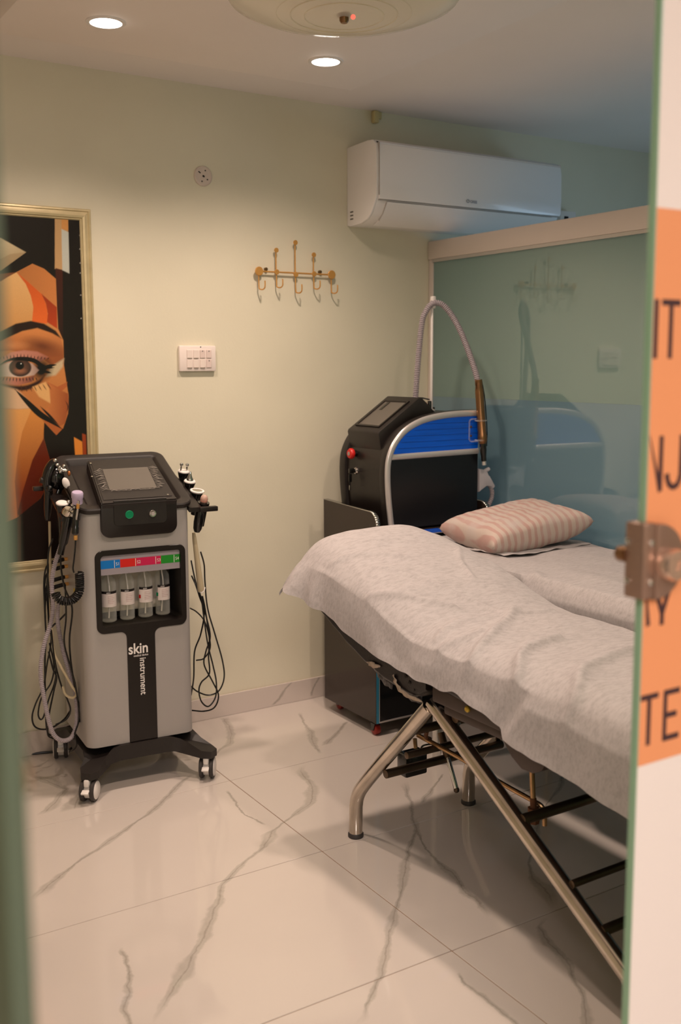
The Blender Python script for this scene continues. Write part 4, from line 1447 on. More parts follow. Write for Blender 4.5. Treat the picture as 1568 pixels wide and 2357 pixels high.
# ================================================================== DESKTOP LASER ON THE CABINET
LY0, LY1 = 3.122, 3.442
LZ = 0.7725
t = thing('laser_machine', 'black and blue desktop laser device with tilted screen standing on the corner cabinet', 'machine', (2.39, 3.28, LZ))
def outline(g=0.0):
    "side profile in (x, z); g shrinks it"
    cur = [(2.176, LZ+0.004), (2.163, 0.88), (2.157, 0.96), (2.158, 1.02), (2.166, 1.06), (2.183, 1.097), (2.208, 1.130), (2.243, 1.160), (2.290, 1.184), (2.345, 1.201), (2.42, 1.212), (2.50, 1.217), (2.602, 1.218)]
    p = [(q.x, q.y) for q in smooth_path([Vector((a, b, 0)) for a, b in cur], 4)]
    if g:
        q = []
        for i, (x, z) in enumerate(p):
            a, b = Vector(p[max(i-1, 0)]), Vector(p[min(i+1, len(p)-1)])
            d = (b-a).normalized()
            q.append((x+d.y*g, z-d.x*g))
        p = q
    return p
ol = outline()
# outer plates
for (a, b) in ((LY0+0.004, LY0+0.040), (LY1-0.040, LY1)):
    obj('side_plate', MB().prism(ol+[(2.602, LZ+0.004)], 'y', a, b, bev=0.004), m_black, t)
inner = outline(0.012)
obj('body', MB().prism([(x, z) for x, z in inner]+[(2.596, LZ+0.006)], 'y', LY0+0.038, LY1-0.038), m_dark, t)
# silver trims of the near plate
trim = [Vector((x, LY0+0.002, z)) for x, z in outline(0.013)]
def flat_tube(pts, a, b, n=12):
    "oval bead: a along the in-plane normal, b along y"
    mb = MB()
    rings = []
    for i, p in enumerate(pts):
        d = (pts[min(i+1, len(pts)-1)]-pts[max(i-1, 0)]).normalized()
        nn = Vector((-d.z, 0, d.x))
        rings.append([mb.bm.verts.new(p+nn*(a*cos(2*pi*k/n))+Vector((0, b*sin(2*pi*k/n), 0))) for k in range(n)])
    for r0, r1 in zip(rings, rings[1:]):
        for k in range(n):
            j = (k+1) % n
            mb.bm.faces.new((r0[k], r0[j], r1[j], r1[k]))
    mb.bm.faces.new(rings[0])
    mb.bm.faces.new(rings[-1])
    bmesh.ops.recalc_face_normals(mb.bm, faces=mb.bm.faces[:])
    return mb
obj('silver_trim', flat_tube(trim, 0.0125, 0.009), m_silver, t)
tr2 = [Vector((2.186+0.416*k/10, LY0+0.002, 1.052+0.004*k/10)) for k in range(11)]
obj('silver_trim', flat_tube(tr2, 0.0115, 0.007), m_silver, t)
up = [(x, z) for x, z in outline(0.024) if z > 1.064]
bl = obj('blue_panel', MB().prism(up+[(2.600, 1.064), (up[0][0], 1.062)], 'y', LY0+0.001, LY0+0.006), m_blue, t)
for k in range(5):
    z = 1.082+0.022*k
    xa = min(x for x, zz in up if zz > z+0.004)+0.006 if z < 1.185 else 2.34
    obj('groove', MB().box((xa, LY0+0.0004, z), (2.598, LY0+0.0012, z+0.0014)), mat('deep blue groove', lin(0, 60, 160), 0.3), bl)
obj('lower_panel', MB().prism([(2.192, LZ+0.008), (2.180, 0.90), (2.176, 0.98), (2.181, 1.042), (2.600, 1.046), (2.600, LZ+0.008)], 'y', LY0+0.001, LY0+0.006), m_navy, t)
# screen console
SY0, SY1 = 3.188, 3.405
con = [(2.172, 1.135), (2.176, 1.144), (2.362, 1.268), (2.374, 1.268), (2.445, 1.205), (2.30, 1.17), (2.20, 1.07), (2.188, 1.055)]
cs = obj('screen_console', MB().prism(con, 'y', SY0, SY1, bev=0.004), m_black, t)
dv = Vector((2.362-2.176, 0, 1.268-1.144)).normalized()
nv_ = Vector((-dv.z, 0, dv.x))
def on_con(s_, y, h):
    return Vector((2.176, y, 1.144))+dv*s_+nv_*h
def quad_plate(name, s0, s1, y0, y1, h0, h1, m, par):
    mb = MB()
    vs = []
    for h in (h0, h1):
        vs.append([mb.bm.verts.new(on_con(s_, y, h)) for s_, y in ((s0, y0), (s1, y0), (s1, y1), (s0, y1))])
    mb.bm.faces.new(vs[0])
    mb.bm.faces.new(vs[1])
    for i in range(4):
        j = (i+1) % 4
        mb.bm.faces.new((vs[0][i], vs[0][j], vs[1][j], vs[1][i]))
    bmesh.ops.recalc_face_normals(mb.bm, faces=mb.bm.faces[:])
    return obj(name, mb, m, par)
sc_ = quad_plate('screen', 0.030, 0.185, SY0+0.035, SY1-0.035, 0.0, 0.0025, m_screen, cs)
for (s0, s1, y0, y1) in ((0.022, 0.030, SY0+0.027, SY1-0.027), (0.185, 0.193, SY0+0.027, SY1-0.027), (0.03, 0.185, SY0+0.027, SY0+0.035), (0.03, 0.185, SY1-0.035, SY1-0.027)):
    quad_plate('screen_bezel', s0, s1, y0, y1, 0.0, 0.006, m_dark, cs)
quad_plate('wrap_tear', 0.13, 0.18, 3.33, 3.345, 0.003, 0.0045, m_blackg, sc_)
# knob and key on the front end
def xf(z):
    return min(x for x, zz in inner if abs(zz-z) < 0.03)
x_ = 2.170
kb = obj('emergency_knob', MB().lathe([(0.019, 0.016), (0.021, 0.020), (0.021, 0.026), (0.017, 0.032), (0.0, 0.034)], (x_+0.004, 3.345, 1.052), (-1, 0, 0), 28), m_red, t)
obj('knob_neck', MB().lathe([(0.013, 0), (0.013, 0.017)], (x_+0.004, 3.345, 1.052), (-1, 0, 0), 20), m_blackg, kb)
obj('knob_mark', MB().lathe([(0.0075, 0.0335), (0.0075, 0.035), (0, 0.035)], (x_+0.004, 3.345, 1.052), (-1, 0, 0), 20), mat('grey mark', lin(150, 140, 132), 0.5), kb)
ks = obj('key_switch', MB().lathe([(0.014, 0), (0.014, 0.006), (0.011, 0.010), (0.009, 0.010), (0.009, 0.014), (0, 0.014)], (x_+0.002, 3.335, 0.985), (-1, 0, 0), 24), m_chrome, t)
obj('key_head', MB().box((x_-0.036, 3.329, 0.976), (x_-0.012, 3.341, 0.996), bev=0.004), m_blackg, ks)
obj('spare_key', MB().box((x_-0.036, 3.334, 0.942), (x_-0.022, 3.339, 0.974), bev=0.002).box((x_-0.033, 3.336, 0.918), (x_-0.028, 3.338, 0.943)), m_blackg, ks)
obj('key_blade', MB().box((x_-0.0335, 3.3345, 0.912), (x_-0.0275, 3.337, 0.930)), m_chrome, ks)
# hose post with clip
PXp, PYp = 2.497, 3.29
ps = obj('hose_post', MB().cyl((PXp, PYp, 1.19), (PXp, PYp, 1.648), 0.0058, 14, bev=0.002), m_white, t)
obj('post_base', MB().lathe([(0.015, 0), (0.015, 0.006), (0.008, 0.010)], (PXp, PYp, 1.208), n=20), m_silver, ps)
obj('hose_clip', MB().box((PXp-0.005, PYp-0.012, 1.612), (PXp+0.011, PYp+0.008, 1.660), bev=0.004), m_white, ps)
obj('emergency_plug', MB().cyl((2.468, 3.30, 1.205), (2.468, 3.30, 1.244), 0.012, 16, bev=0.003), mat('deep red plug', lin(130, 14, 20), 0.3), t)
obj('plug_collar', MB().cyl((2.484, 3.285, 1.205), (2.484, 3.285, 1.25), 0.008, 14, bev=0.002), m_blackg, t)
obj('lead', MB().tube(smooth_path([(2.39, 3.36, 1.262), (2.42, 3.34, 1.258), (2.455, 3.31, 1.262), (2.486, 3.287, 1.255)], 6), 0.0028, 8), m_cable, t)
def ribbed(path, r, pitch, depth, name, m, par, n=12):
    pts = resample(smooth_path(path, 10), pitch/4)
    mb = MB()
    mb.tube(pts, 1.0, n) if False else None
    cyc = [1.0, 1.0, 1-depth, 1-depth]
    N_ = len(pts)-1
    mb.tube(pts, lambda tt: r*cyc[int(round(tt*N_)) % 4], n)
    return obj(name, mb, m, par, ang=25)
HX = 2.592
ribbed([(2.445, 3.33, 1.20), (2.447, 3.325, 1.30), (2.449, 3.31, 1.45), (2.456, 3.30, 1.56), (2.468, 3.292, 1.60), (2.488, 3.284, 1.628), (2.510, 3.275, 1.634), (2.532, 3.26, 1.622), (2.552, 3.235, 1.585), (2.566, 3.195, 1.52), (2.576, 3.15, 1.43), (2.582, 3.12, 1.36), (2.585, 3.11, 1.325)], 0.0125, 0.0072, 0.22, 'hose', m_hose, t)
# bronze handpiece in its acrylic holder
top, bot = Vector((2.586, 3.108, 1.335)), Vector((2.604, 3.098, 1.085))
dd = (bot-top).normalized()
hp = obj('handpiece', MB().lathe([(0.0, 0.0), (0.0145, 0.0), (0.0145, 0.022), (0.0135, 0.024), (0.0165, 0.045), (0.0165, 0.215), (0.0185, 0.218), (0.0185, 0.236), (0.013, 0.25), (0, 0.25)], top, dd, 24), m_bronze, t)
obj('nozzle', MB().lathe([(0.0135, 0.25), (0.0135, 0.275), (0.0105, 0.30), (0.0105, 0.318), (0, 0.318)], top, dd, 20), m_blackg, hp)
obj('nozzle_tip', MB().lathe([(0.0085, 0.318), (0.0085, 0.334), (0, 0.334)], top, dd, 18), m_silver, hp)
obj('handpiece_lead', MB().tube(smooth_path([top+Vector((0.012, -0.006, -0.005)), top+dd*0.08+Vector((0.022, -0.004, 0)), top+dd*0.2+Vector((0.022, -0.004, 0)), top+dd*0.26+Vector((0.018, 0, 0))], 6), 0.0022, 6), m_cable, hp)
mb = MB()
loop = rrect(2.552, 1.095, 2.612, 1.182, 0.012, 4)
mb.tube([(x, LY0-0.004, z) for x, z in loop], 0.0028, 8, closed=True)
hol = obj('acrylic_holder', mb, m_clear, t)
for z in (1.117, 1.152):
    obj('screw', MB().lathe([(0.0042, 0), (0.0042, 0.003), (0, 0.004)], (2.563, LY0+0.001, z), (0, -1, 0), 12), m_bronze, hol)
for z in (1.10, 1.176):
    obj('holder_ring', MB().tube([(2.598+0.023*cos(q*pi/12), 3.105+0.021*sin(q*pi/12), z) for q in range(24)], 0.0026, 8, closed=True), m_clear, hol)
# second, grey handpiece hanging at the right end
YH = 3.145
def px2(x, y):
    q = P(x, y, YH)
    return (q.x, q.z)
gh = obj('grey_handpiece', MB().prism([px2(*q) for q in ((1098, 1132), (1098, 1078), (1108, 1080), (1118, 1086), (1122, 1098), (1130, 1108), (1128, 1120), (1116, 1118))], 'y', YH-0.016, YH+0.016, bev=0.006), mat('pale grey plastic', lin(196, 190, 196), 0.4), t)
obj('nozzle', MB().cyl(P(1114, 1086, YH), P(1126, 1079, YH), 0.0085, 14, bev=0.002), MATS['pale grey plastic'], gh)
obj('collar', MB().cyl(P(1120, 1098, YH), P(1133, 1122, YH), 0.0135, 16, bev=0.003), MATS['pale grey plastic'], gh)
ribbed([P(1129, 1118, YH), P(1133, 1132, YH), P(1132, 1146, YH), P(1126, 1160, YH), P(1121, 1172, YH), P(1119, 1190, YH)], 0.0095, 0.0072, 0.22, 'hose', m_hose, gh)


# ================================================================== FACIAL MACHINE ON CASTERS
HCX, HCY = 1.20, 3.315
hy = thing('facial_machine', 'grey floor-standing facial machine on casters with sloped black screen top and bottle window', 'machine', (HCX, HCY, 0), rotz=radians(-4.5))
hy.location.x += 0.012
BX0, BX1, BY0, BY1 = 1.017, 1.383, 3.158, 3.492
SLP = math.atan(0.424)
def top_z(y):
    return 0.926+(y-BY0)*0.424
def slope_pt(x, s_, h):
    "x across, s_ along the slope from the front edge, h off the slope"
    return Vector((x, BY0+s_*cos(SLP)-h*sin(SLP), top_z(BY0)+s_*sin(SLP)+h*cos(SLP)))
def boolean(o, cutter_mb):
    c = obj('cutter', cutter_mb, None, None)
    c.parent = o.parent
    c.data.transform(world_of(o).inverted())
    md = o.modifiers.new('cut', 'BOOLEAN')
    md.operation = 'DIFFERENCE'
    md.solver = 'EXACT'
    md.object = c
    bpy.context.view_layer.update()
    dg = bpy.context.evaluated_depsgraph_get()
    me = bpy.data.meshes.new_from_object(o.evaluated_get(dg))
    o.modifiers.clear()
    me.name = o.data.name
    o.data = me
    bpy.data.objects.remove(c)
    finish(o.data)
# body with sloped top
mb = MB()
oln = rrect(BX0, BY0, BX1, BY1, 0.034, 7)
lo = [mb.bm.verts.new((x, y, 0.150)) for x, y in oln]
hi = [mb.bm.verts.new((x, y, top_z(y))) for x, y in oln]
mb.bm.faces.new(lo[::-1])
mb.bm.faces.new(hi)
for i in range(len(oln)):
    j = (i+1) % len(oln)
    mb.bm.faces.new((lo[i], lo[j], hi[j], hi[i]))
body = obj('body', mb, m_grey, hy, ang=40)
WX0, WX1, WZ0, WZ1 = 1.076, 1.345, 0.552, 0.787
boolean(body, MB().prism(rrect(WX0-0.004, WZ0-0.004, WX1+0.004, WZ1+0.004, 0.014, 5), 'y', BY0-0.05, BY0+0.13))
# recess liner
mb = MB()
rin = rrect(WX0, WZ0, WX1, WZ1, 0.012, 5)
fr_ = [mb.bm.verts.new((x, BY0-0.002, z)) for x, z in rin]
bk_ = [mb.bm.verts.new((x, BY0+0.125, z)) for x, z in rin]
for i in range(len(rin)):
    j = (i+1) % len(rin)
    mb.bm.faces.new((fr_[i], fr_[j], bk_[j], bk_[i]))
mb.bm.faces.new(bk_)
obj('recess', mb, m_dark, hy)
obj('recess_back', MB().box((WX0+0.004, BY0+0.118, WZ0+0.02), (WX1-0.035, BY0+0.1245, WZ1-0.004)), mat('pale recess back', lin(222, 212, 198), 0.5), hy)
# black fascia: window surround and centre stripe
fx0, fx1, fz0, fz1 = 1.058, 1.362, 0.530, 0.804
cx0, cx1 = 1.155, 1.250
ot = rrect(fx0, fz0, fx1, fz1, 0.024, 6)
lowpart = []
n_ = 7
# order: (x0,z0) corner first -> insert stripe between the two lower corners
low_left, rest = ot[:n_], ot[n_:]
fil = 0.022
stripe = [(cx0-fil+fil*sin(pi/2*k/5), fz0-fil+fil*cos(pi/2*k/5)) for k in range(6)]+[(cx0, 0.151), (cx1, 0.151)]+[(cx1+fil-fil*cos(pi/2*k/5), fz0-fil+fil*sin(pi/2*k/5)) for k in range(6)]
fas = obj('fascia', MB().prism(low_left+stripe+rest, 'y', BY0-0.0045, BY0+0.001, bev=0.0015, seg=1), m_dark, hy)
boolean(fas, MB().prism(rrect(WX0, WZ0, WX1, WZ1, 0.012, 5), 'y', BY0-0.05, BY0+0.05))
# colour strip with the bottle numbers
ls = obj('label_strip', MB().box((WX0+0.001, BY0+0.004, 0.722), (WX1-0.001, BY0+0.008, WZ1-0.002)), mat('lilac grey card', lin(158, 150, 158), 0.5), hy)
sw_ = WX1-WX0-0.002
for a, b, c in ((0, .243, lin(0, 120, 205)), (.243, .45, lin(215, 32, 26)), (.45, .757, lin(205, 30, 84)), (.757, 1, lin(34, 140, 40))):
    obj('colour_block', MB().box((WX0+0.001+sw_*a, BY0+0.0034, 0.743), (WX0+0.001+sw_*b, BY0+0.0042, 0.770)), mat('strip %s' % round(a, 2), c, 0.45), ls)
for k, f in enumerate((.172, .435, .69, .926)):
    xx = WX0+0.001+sw_*f
    obj('divider', MB().box((xx-0.0009, BY0+0.0026, 0.744), (xx+0.0009, BY0+0.0034, 0.7685)), m_txt, ls)
    text('number', 'S%d' % (k+1), 0.0145, m_txt, ls, facing_front(xx+0.0045, BY0+0.0032, 0.7515), sx=0.92)
# logo on the stripe
text('logo', 'skin', 0.050, m_txt, fas, facing_front(1.1575, BY0-0.0048, 0.452), sx=0.86, off=0.0009)
text('logo', 'medical device', 0.0105, m_txt, fas, facing_front(1.175, BY0-0.0048, 0.441), sx=0.8)
text('logo', 'instrument', 0.030, m_txt, fas, facing_front(1.196, BY0-0.0048, 0.436, roll=-pi/2), sx=0.96, off=0.0003)

# sloped tray top
TX0, TX1, TS0, TS1 = BX0-0.008, BX1+0.010, -0.008, 0.372
def ring_pts(inset, r, h):
    return [slope_pt(x, s_, h) for x, s_ in rrect(TX0+inset, TS0+inset, TX1-inset, TS1-inset, r, 8)]
mb = MB()
lay = [ring_pts(0.004, 0.036, 0.0), ring_pts(0.0, 0.040, 0.004), ring_pts(0.0, 0.040, 0.016), ring_pts(0.004, 0.036, 0.020), ring_pts(0.030, 0.020, 0.020), ring_pts(0.034, 0.016, 0.017), ring_pts(0.046, 0.008, 0.001)]
vl = [[mb.bm.verts.new(p) for p in q] for q in lay]
for a, b in zip(vl, vl[1:]):
    for i in range(len(a)):
        j = (i+1) % len(a)
        mb.bm.faces.new((a[i], a[j], b[j], b[i]))
mb.bm.faces.new(vl[0][::-1])
mb.bm.faces.new(vl[-1])
obj('tray', mb, m_black, hy, ang=40)
# screen console
KX0, KX1 = 1.080, 1.332
kx0b, kx1b = 1.106, 1.334
mb = MB()
def con_ring(h):
    return [slope_pt(KX0, -0.010, h), slope_pt(KX1, -0.010, h), slope_pt(kx1b, 0.288, h), slope_pt(kx0b, 0.288, h)]
a = [mb.bm.verts.new(p) for p in con_ring(0.001)]
b = [mb.bm.verts.new(p) for p in con_ring(0.040)]
mb.bm.faces.new(a[::-1])
mb.bm.faces.new(b)
for i in range(4):
    j = (i+1) % 4
    mb.bm.faces.new((a[i], a[j], b[j], b[i]))
bmesh.ops.bevel(mb.bm, geom=mb.bm.edges[:], offset=0.004, segments=2, affect='EDGES')
con_ = obj('console', mb, m_black, hy)
# downturned front of the console
FYc = BY0-0.018
obj('front_apron', MB().prism(rrect(KX0, 0.846, KX1, 0.963, 0.030, 6, which=(1, 1, 0, 0)), 'y', FYc, BY0+0.012, bev=0.003), m_dark, hy)
ap = obj('button_panel', MB().prism(rrect(KX0+0.040, 0.884, KX1-0.036, 0.966, 0.014, 5, which=(1, 1, 0, 0)), 'y', FYc-0.003, FYc+0.002, bev=0.001, seg=1), m_black, hy)
obj('green_button', MB().lathe([(0.0135, 0), (0.0135, 0.003), (0.012, 0.004), (0.0115, 0.0035), (0, 0.0035)], (1.170, FYc-0.003, 0.9185), (0, -1, 0), 28), m_green, ap)
kn = obj('knob', MB().lathe([(0.012, 0), (0.012, 0.005), (0.0105, 0.007), (0.0075, 0.0065), (0.0065, 0.008), (0, 0.008)], (1.247, FYc-0.003, 0.917), (0, -1, 0), 28), m_chrome, ap)
# screen and the crumpled clear wrap around it
def con_quad(name, x0, x1, x2, x3, s0, s1, h0, h1, m, par):
    mb = MB()
    lo_ = [mb.bm.verts.new(slope_pt(x, s_, h0)) for x, s_ in ((x0, s0), (x1, s0), (x2, s1), (x3, s1))]
    hi_ = [mb.bm.verts.new(slope_pt(x, s_, h1)) for x, s_ in ((x0, s0), (x1, s0), (x2, s1), (x3, s1))]
    mb.bm.faces.new(lo_[::-1])
    mb.bm.faces.new(hi_)
    for i in range(4):
        j = (i+1) % 4
        mb.bm.faces.new((lo_[i], lo_[j], hi_[j], hi_[i]))
    return obj(name, mb, m, par)
con_quad('glass_plate', KX0+0.012, KX1-0.012, kx1b-0.010, kx0b+0.010, 0.012, 0.272, 0.040, 0.0415, m_black, con_)
scr = con_quad('screen', 1.128, 1.286, 1.296, 1.140, 0.070, 0.214, 0.041, 0.0430, m_screen, con_)
random.seed(11)
mb = MB()
for side_ in (0, 1):
    for k in range(15):
        s_ = 0.072+0.0098*k
        xa = (1.127+0.012*k/15) if side_ == 0 else (1.288+0.010*k/15)
        ln = random.uniform(0.018, 0.032)
        dx = -ln if side_ == 0 else ln
        q = [slope_pt(xa, s_, 0.0435), slope_pt(xa+dx*0.5, s_+random.uniform(-.003, .003), 0.0455+random.uniform(0, .0015)), slope_pt(xa+dx, s_+random.uniform(-.005, .005), 0.0425)]
        mb.tube(q, lambda t_: 0.0006+0.0008*sin(pi*t_), 5)
for k in range(10):
    xa = 1.13+0.016*k
    q = [slope_pt(xa, 0.066+random.uniform(-.004, .003), 0.0435), slope_pt(xa+0.010, 0.062+random.uniform(-.004, .004), 0.0455), slope_pt(xa+0.02, 0.064+random.uniform(-.003, .003), 0.0435)]
    mb.tube(q, 0.0009, 5)
wr = obj('wrap_creases', mb, mat('shiny wrap fold', lin(176, 168, 160), 0.15, metal=0.4), con_)
for x, s_ in ((1.112, 0.262), (1.308, 0.020), (1.094, 0.170)):
    obj('screw', MB().lathe([(0.0035, 0), (0.0035, 0.001), (0, 0.0015)], slope_pt(x, s_, 0.0412), (0, -sin(SLP), cos(SLP)), 12), m_chrome, con_)

# base with four splayed legs
q_ = [(0.976, 3.100), (1.000, 3.076), (1.030, 3.082), (1.058, 3.118), (1.085, 3.142), (1.12, 3.147), (1.29, 3.147), (1.325, 3.140), (1.350, 3.116), (1.378, 3.082), (1.408, 3.070), (1.436, 3.092), (1.432, 3.122), (1.405, 3.160), (1.394, 3.20),
      (1.394, 3.43), (1.405, 3.465), (1.432, 3.500), (1.436, 3.530), (1.410, 3.552), (1.380, 3.545), (1.345, 3.512), (1.31, 3.503), (1.09, 3.503), (1.055, 3.512), (1.030, 3.545), (1.000, 3.552), (0.976, 3.530), (0.980, 3.500), (1.002, 3.468), (1.008, 3.43), (1.008, 3.20), (1.002, 3.16), (0.980, 3.128)]
mb = MB()
def bz(x, y, top):
    d = max(0, math.hypot((x-1.205)/0.19, (y-3.31)/0.18)-1.0)
    return (0.150-0.05*min(1, d*1.6)) if top else (0.098-0.022*min(1, d*1.6))
lo = [mb.bm.verts.new((x, y, bz(x, y, False))) for x, y in q_]
hi = [mb.bm.verts.new((x, y, bz(x, y, True))) for x, y in q_]
cl_, ch_ = mb.bm.verts.new((1.205, 3.31, 0.10)), mb.bm.verts.new((1.205, 3.31, 0.150))
for i in range(len(q_)):
    j = (i+1) % len(q_)
    mb.bm.faces.new((lo[i], lo[j], hi[j], hi[i]))
    mb.bm.faces.new((hi[i], hi[j], ch_))
    mb.bm.faces.new((lo[j], lo[i], cl_))
bmesh.ops.recalc_face_normals(mb.bm, faces=mb.bm.faces[:])
base = obj('base', mb, m_black, hy)

def caster(x, y, ang):
    ax = Vector((cos(ang), sin(ang), 0))
    up_ = Vector((0, 0, 1))
    fw = ax.cross(up_)
    c = Vector((x, y, 0.0365))
    cb = obj('caster', MB().cyl(c-ax*0.010, c+ax*0.010, 0.026, 24).prism([(0, 0)]*0 or [(-0.012, 0.0), (0.012, 0.0), (0.012, 0.004), (-0.012, 0.004)], 'z', 0, 0.001) if False else MB().cyl(c-ax*0.010, c+ax*0.010, 0.027, 24), m_white, hy)
    for sg in (-1, 1):
        w0 = c+ax*sg*0.010
        obj('tyre', MB().lathe([(0.024, 0.0), (0.0335, 0.0), (0.0365, 0.003), (0.0365, 0.011), (0.0335, 0.014), (0.029, 0.014)], w0, ax*sg, 32), m_tyre, cb)
        obj('wheel_cap', MB().lathe([(0.0295, 0.012), (0.0295, 0.0145), (0.026, 0.017), (0.0, 0.018)], w0, ax*sg, 32), m_white, cb)
    mb = MB()
    mb.prism([(-0.009, -0.012), (0.009, -0.012), (0.009, 0.002), (-0.009, 0.002)], 'z', 0, 1e-4) if False else None
    Mx = Matrix.Translation(c) @ Matrix.Rotation(ang, 4, 'Z')
    mb.box((-0.0095, -0.030, 0.018), (0.0095, 0.022, 0.042), bev=0.005, M=Mx)
    obj('hood', mb, m_white, cb)
    if True:
        obj('brake_lever', MB().box((-0.012, -0.046, 0.016), (0.012, -0.026, 0.022), bev=0.002, M=Mx @ Matrix.Rotation(radians(18), 4, 'X')), m_white, cb)
    obj('stem', MB().cyl(c+Vector((0, 0, 0.034)), c+Vector((0, 0, 0.062)), 0.010, 14), m_chrome, cb)
caster(1.003, 3.105, radians(-34))
caster(1.405, 3.104, radians(-30))
caster(1.004, 3.520, radians(-14))
caster(1.405, 3.520, radians(-40))

# holders at both sides
def bar_holder(sgn, xin, xout):
    mb = MB()
    xs_ = sorted((xin, xout))
    a = [(3.165, 0.922), (3.45, 1.012), (3.45, 0.998), (3.165, 0.907)]
    mb.prism(a, 'x', xs_[0], xs_[1], bev=0.003)
    return mb
rk = obj('probe_holder', bar_holder(1, BX1-0.002, 1.428), m_dark, hy)
obj('holder_arm', MB().box((1.42, 3.160, 0.905), (1.484, 3.184, 0.922), bev=0.003), m_dark, rk)
lk_ = obj('probe_holder', bar_holder(-1, 0.960, BX0+0.002), m_dark, hy)
obj('holder_arm', MB().box((0.915, 3.36, 0.985), (0.965, 3.385, 1.0), bev=0.003), m_dark, lk_)

# ---- cables that belong to the machine
UNTURN = ORG[hy.name] @ (Matrix.Translation((HCX+0.012, HCY, 0)) @ Matrix.Rotation(radians(-4.5), 4, 'Z')).inverted()
def cab(name, pts, r, m, par=hy, Y=None):
    q = [UNTURN @ P(x, y, Y if Y else yy) for (x, y, *r_) in pts for yy in [(r_[0] if r_ else Y)]]
    return obj(name, MB().tube(smooth_path(q, 7), r, 8), m, par)
# right side
cab('cable', [(440, 1290, 3.30), (446, 1320, 3.28), (452, 1345, 3.26), (462, 1372, 3.25), (475, 1420, 3.24), (484, 1465, 3.24), (474, 1500, 3.25), (470, 1530, 3.25), (489, 1568, 3.25), (503, 1600, 3.25), (494, 1628, 3.26), (470, 1637, 3.28), (440, 1635, 3.33)], 0.0028, m_cable)
cab('cable', [(462, 1270, 3.25), (470, 1300, 3.25), (472, 1340, 3.25), (478, 1400, 3.25), (495, 1460, 3.25), (512, 1520, 3.25), (516, 1560, 3.25), (504, 1590, 3.26), (480, 1600, 3.27), (455, 1592, 3.28), (440, 1580, 3.32)], 0.0028, m_cable)
cab('cable', [(464, 1372, 3.24), (468, 1410, 3.24), (478, 1480, 3.24), (490, 1530, 3.24), (498, 1570, 3.24), (496, 1605, 3.24), (480, 1626, 3.24), (464, 1615, 3.24), (458, 1590, 3.24), (464, 1570, 3.24), (482, 1550, 3.24), (480, 1510, 3.24), (482, 1470, 3.24), (472, 1400, 3.24), (466, 1372, 3.24)], 0.0028, m_cable)
cab('cable', [(441, 1325, 3.32), (450, 1345, 3.30), (459, 1372, 3.26), (470, 1410, 3.255), (462, 1460, 3.26), (448, 1500, 3.27), (446, 1560, 3.30), (440, 1600, 3.36)], 0.0028, m_cable)
cab('cable', [(438, 1400, 3.36), (452, 1408, 3.32), (468, 1425, 3.28), (478, 1450, 3.26), (484, 1490, 3.26), (470, 1515, 3.27), (452, 1520, 3.30)], 0.0026, m_cable)
# connectors at the left side of the body
for (x, y) in ((168, 1287), (174, 1303), (168, 1328), (165, 1345)):
    p = P(x, y, 3.36)
    p.x = BX0
    cn = obj('socket', MB().cyl(p+Vector((0.001, 0, 0)), p+Vector((-0.016, 0, 0)), 0.006, 12), m_gold, hy)
    obj('plug', MB().cyl(p+Vector((-0.012, 0, 0)), p+Vector((-0.055, -0.01, -0.006)), 0.007, 12, bev=0.002), m_cable, cn)
    q = p+Vector((-0.055, -0.01, -0.006))
    obj('plug_lead', MB().tube(smooth_path([q, q+Vector((-0.02, -0.005, -0.015)), q+Vector((-0.03, -0.01, -0.07)), q+Vector((-0.03, -0.012, -0.16))], 5), 0.003, 8), m_cable, cn)
obj('yellow_label', MB().box((BX0-0.001, 3.235, 0.625), (BX0+0.0005, 3.285, 0.665)), m_yel, hy)
# left side loops
cab('cable', [(122, 1240, 3.34), (112, 1270, 3.34), (110, 1330, 3.33), (118, 1400, 3.32), (116, 1450, 3.32), (124, 1500, 3.32), (128, 1560, 3.32), (112, 1610, 3.32), (100, 1650, 3.32), (92, 1655, 3.32), (88, 1640, 3.32), (96, 1605, 3.32), (118, 1570, 3.32), (124, 1530, 3.32), (114, 1480, 3.32)], 0.0028, m_cable)
cab('cable', [(108, 1340, 3.36), (114, 1400, 3.35), (118, 1470, 3.35), (108, 1530, 3.35), (100, 1580, 3.35), (82, 1620, 3.35), (74, 1650, 3.35), (80, 1672, 3.35), (100, 1679, 3.35), (125, 1672, 3.36), (148, 1655, 3.38), (162, 1635, 3.40)], 0.0028, m_cable)
cab('cable', [(118, 1450, 3.30), (126, 1520, 3.30), (140, 1575, 3.30), (155, 1610, 3.30), (162, 1635, 3.30), (152, 1656, 3.30), (128, 1668, 3.31)], 0.0028, m_cable)
cab('cable', [(150, 1345, 3.28), (152, 1420, 3.27), (148, 1480, 3.27), (164, 1540, 3.26), (174, 1580, 3.26), (182, 1640, 3.26), (180, 1665, 3.26), (172, 1690, 3.26), (176, 1715, 3.26), (165, 1728, 3.27), (158, 1724, 3.28)], 0.0028, m_cable)
cab('cable', [(140, 1250, 3.25), (140, 1300, 3.26), (148, 1350, 3.27), (166, 1400, 3.28), (160, 1470, 3.28), (164, 1530, 3.28), (176, 1600, 3.28), (186, 1640, 3.28), (182, 1662, 3.28)], 0.003, m_cable)
cab('cable', [(112, 1300, 3.38), (108, 1360, 3.38), (112, 1440, 3.38), (104, 1500, 3.37), (104, 1600, 3.36), (108, 1680, 3.36), (120, 1694, 3.38)], 0.003, m_cable)
cab('cable', [(112, 1500, 3.29), (122, 1540, 3.29), (130, 1560, 3.29), (124, 1590, 3.29), (112, 1650, 3.29), (110, 1690, 3.30), (122, 1700, 3.34)], 0.003, m_cable)
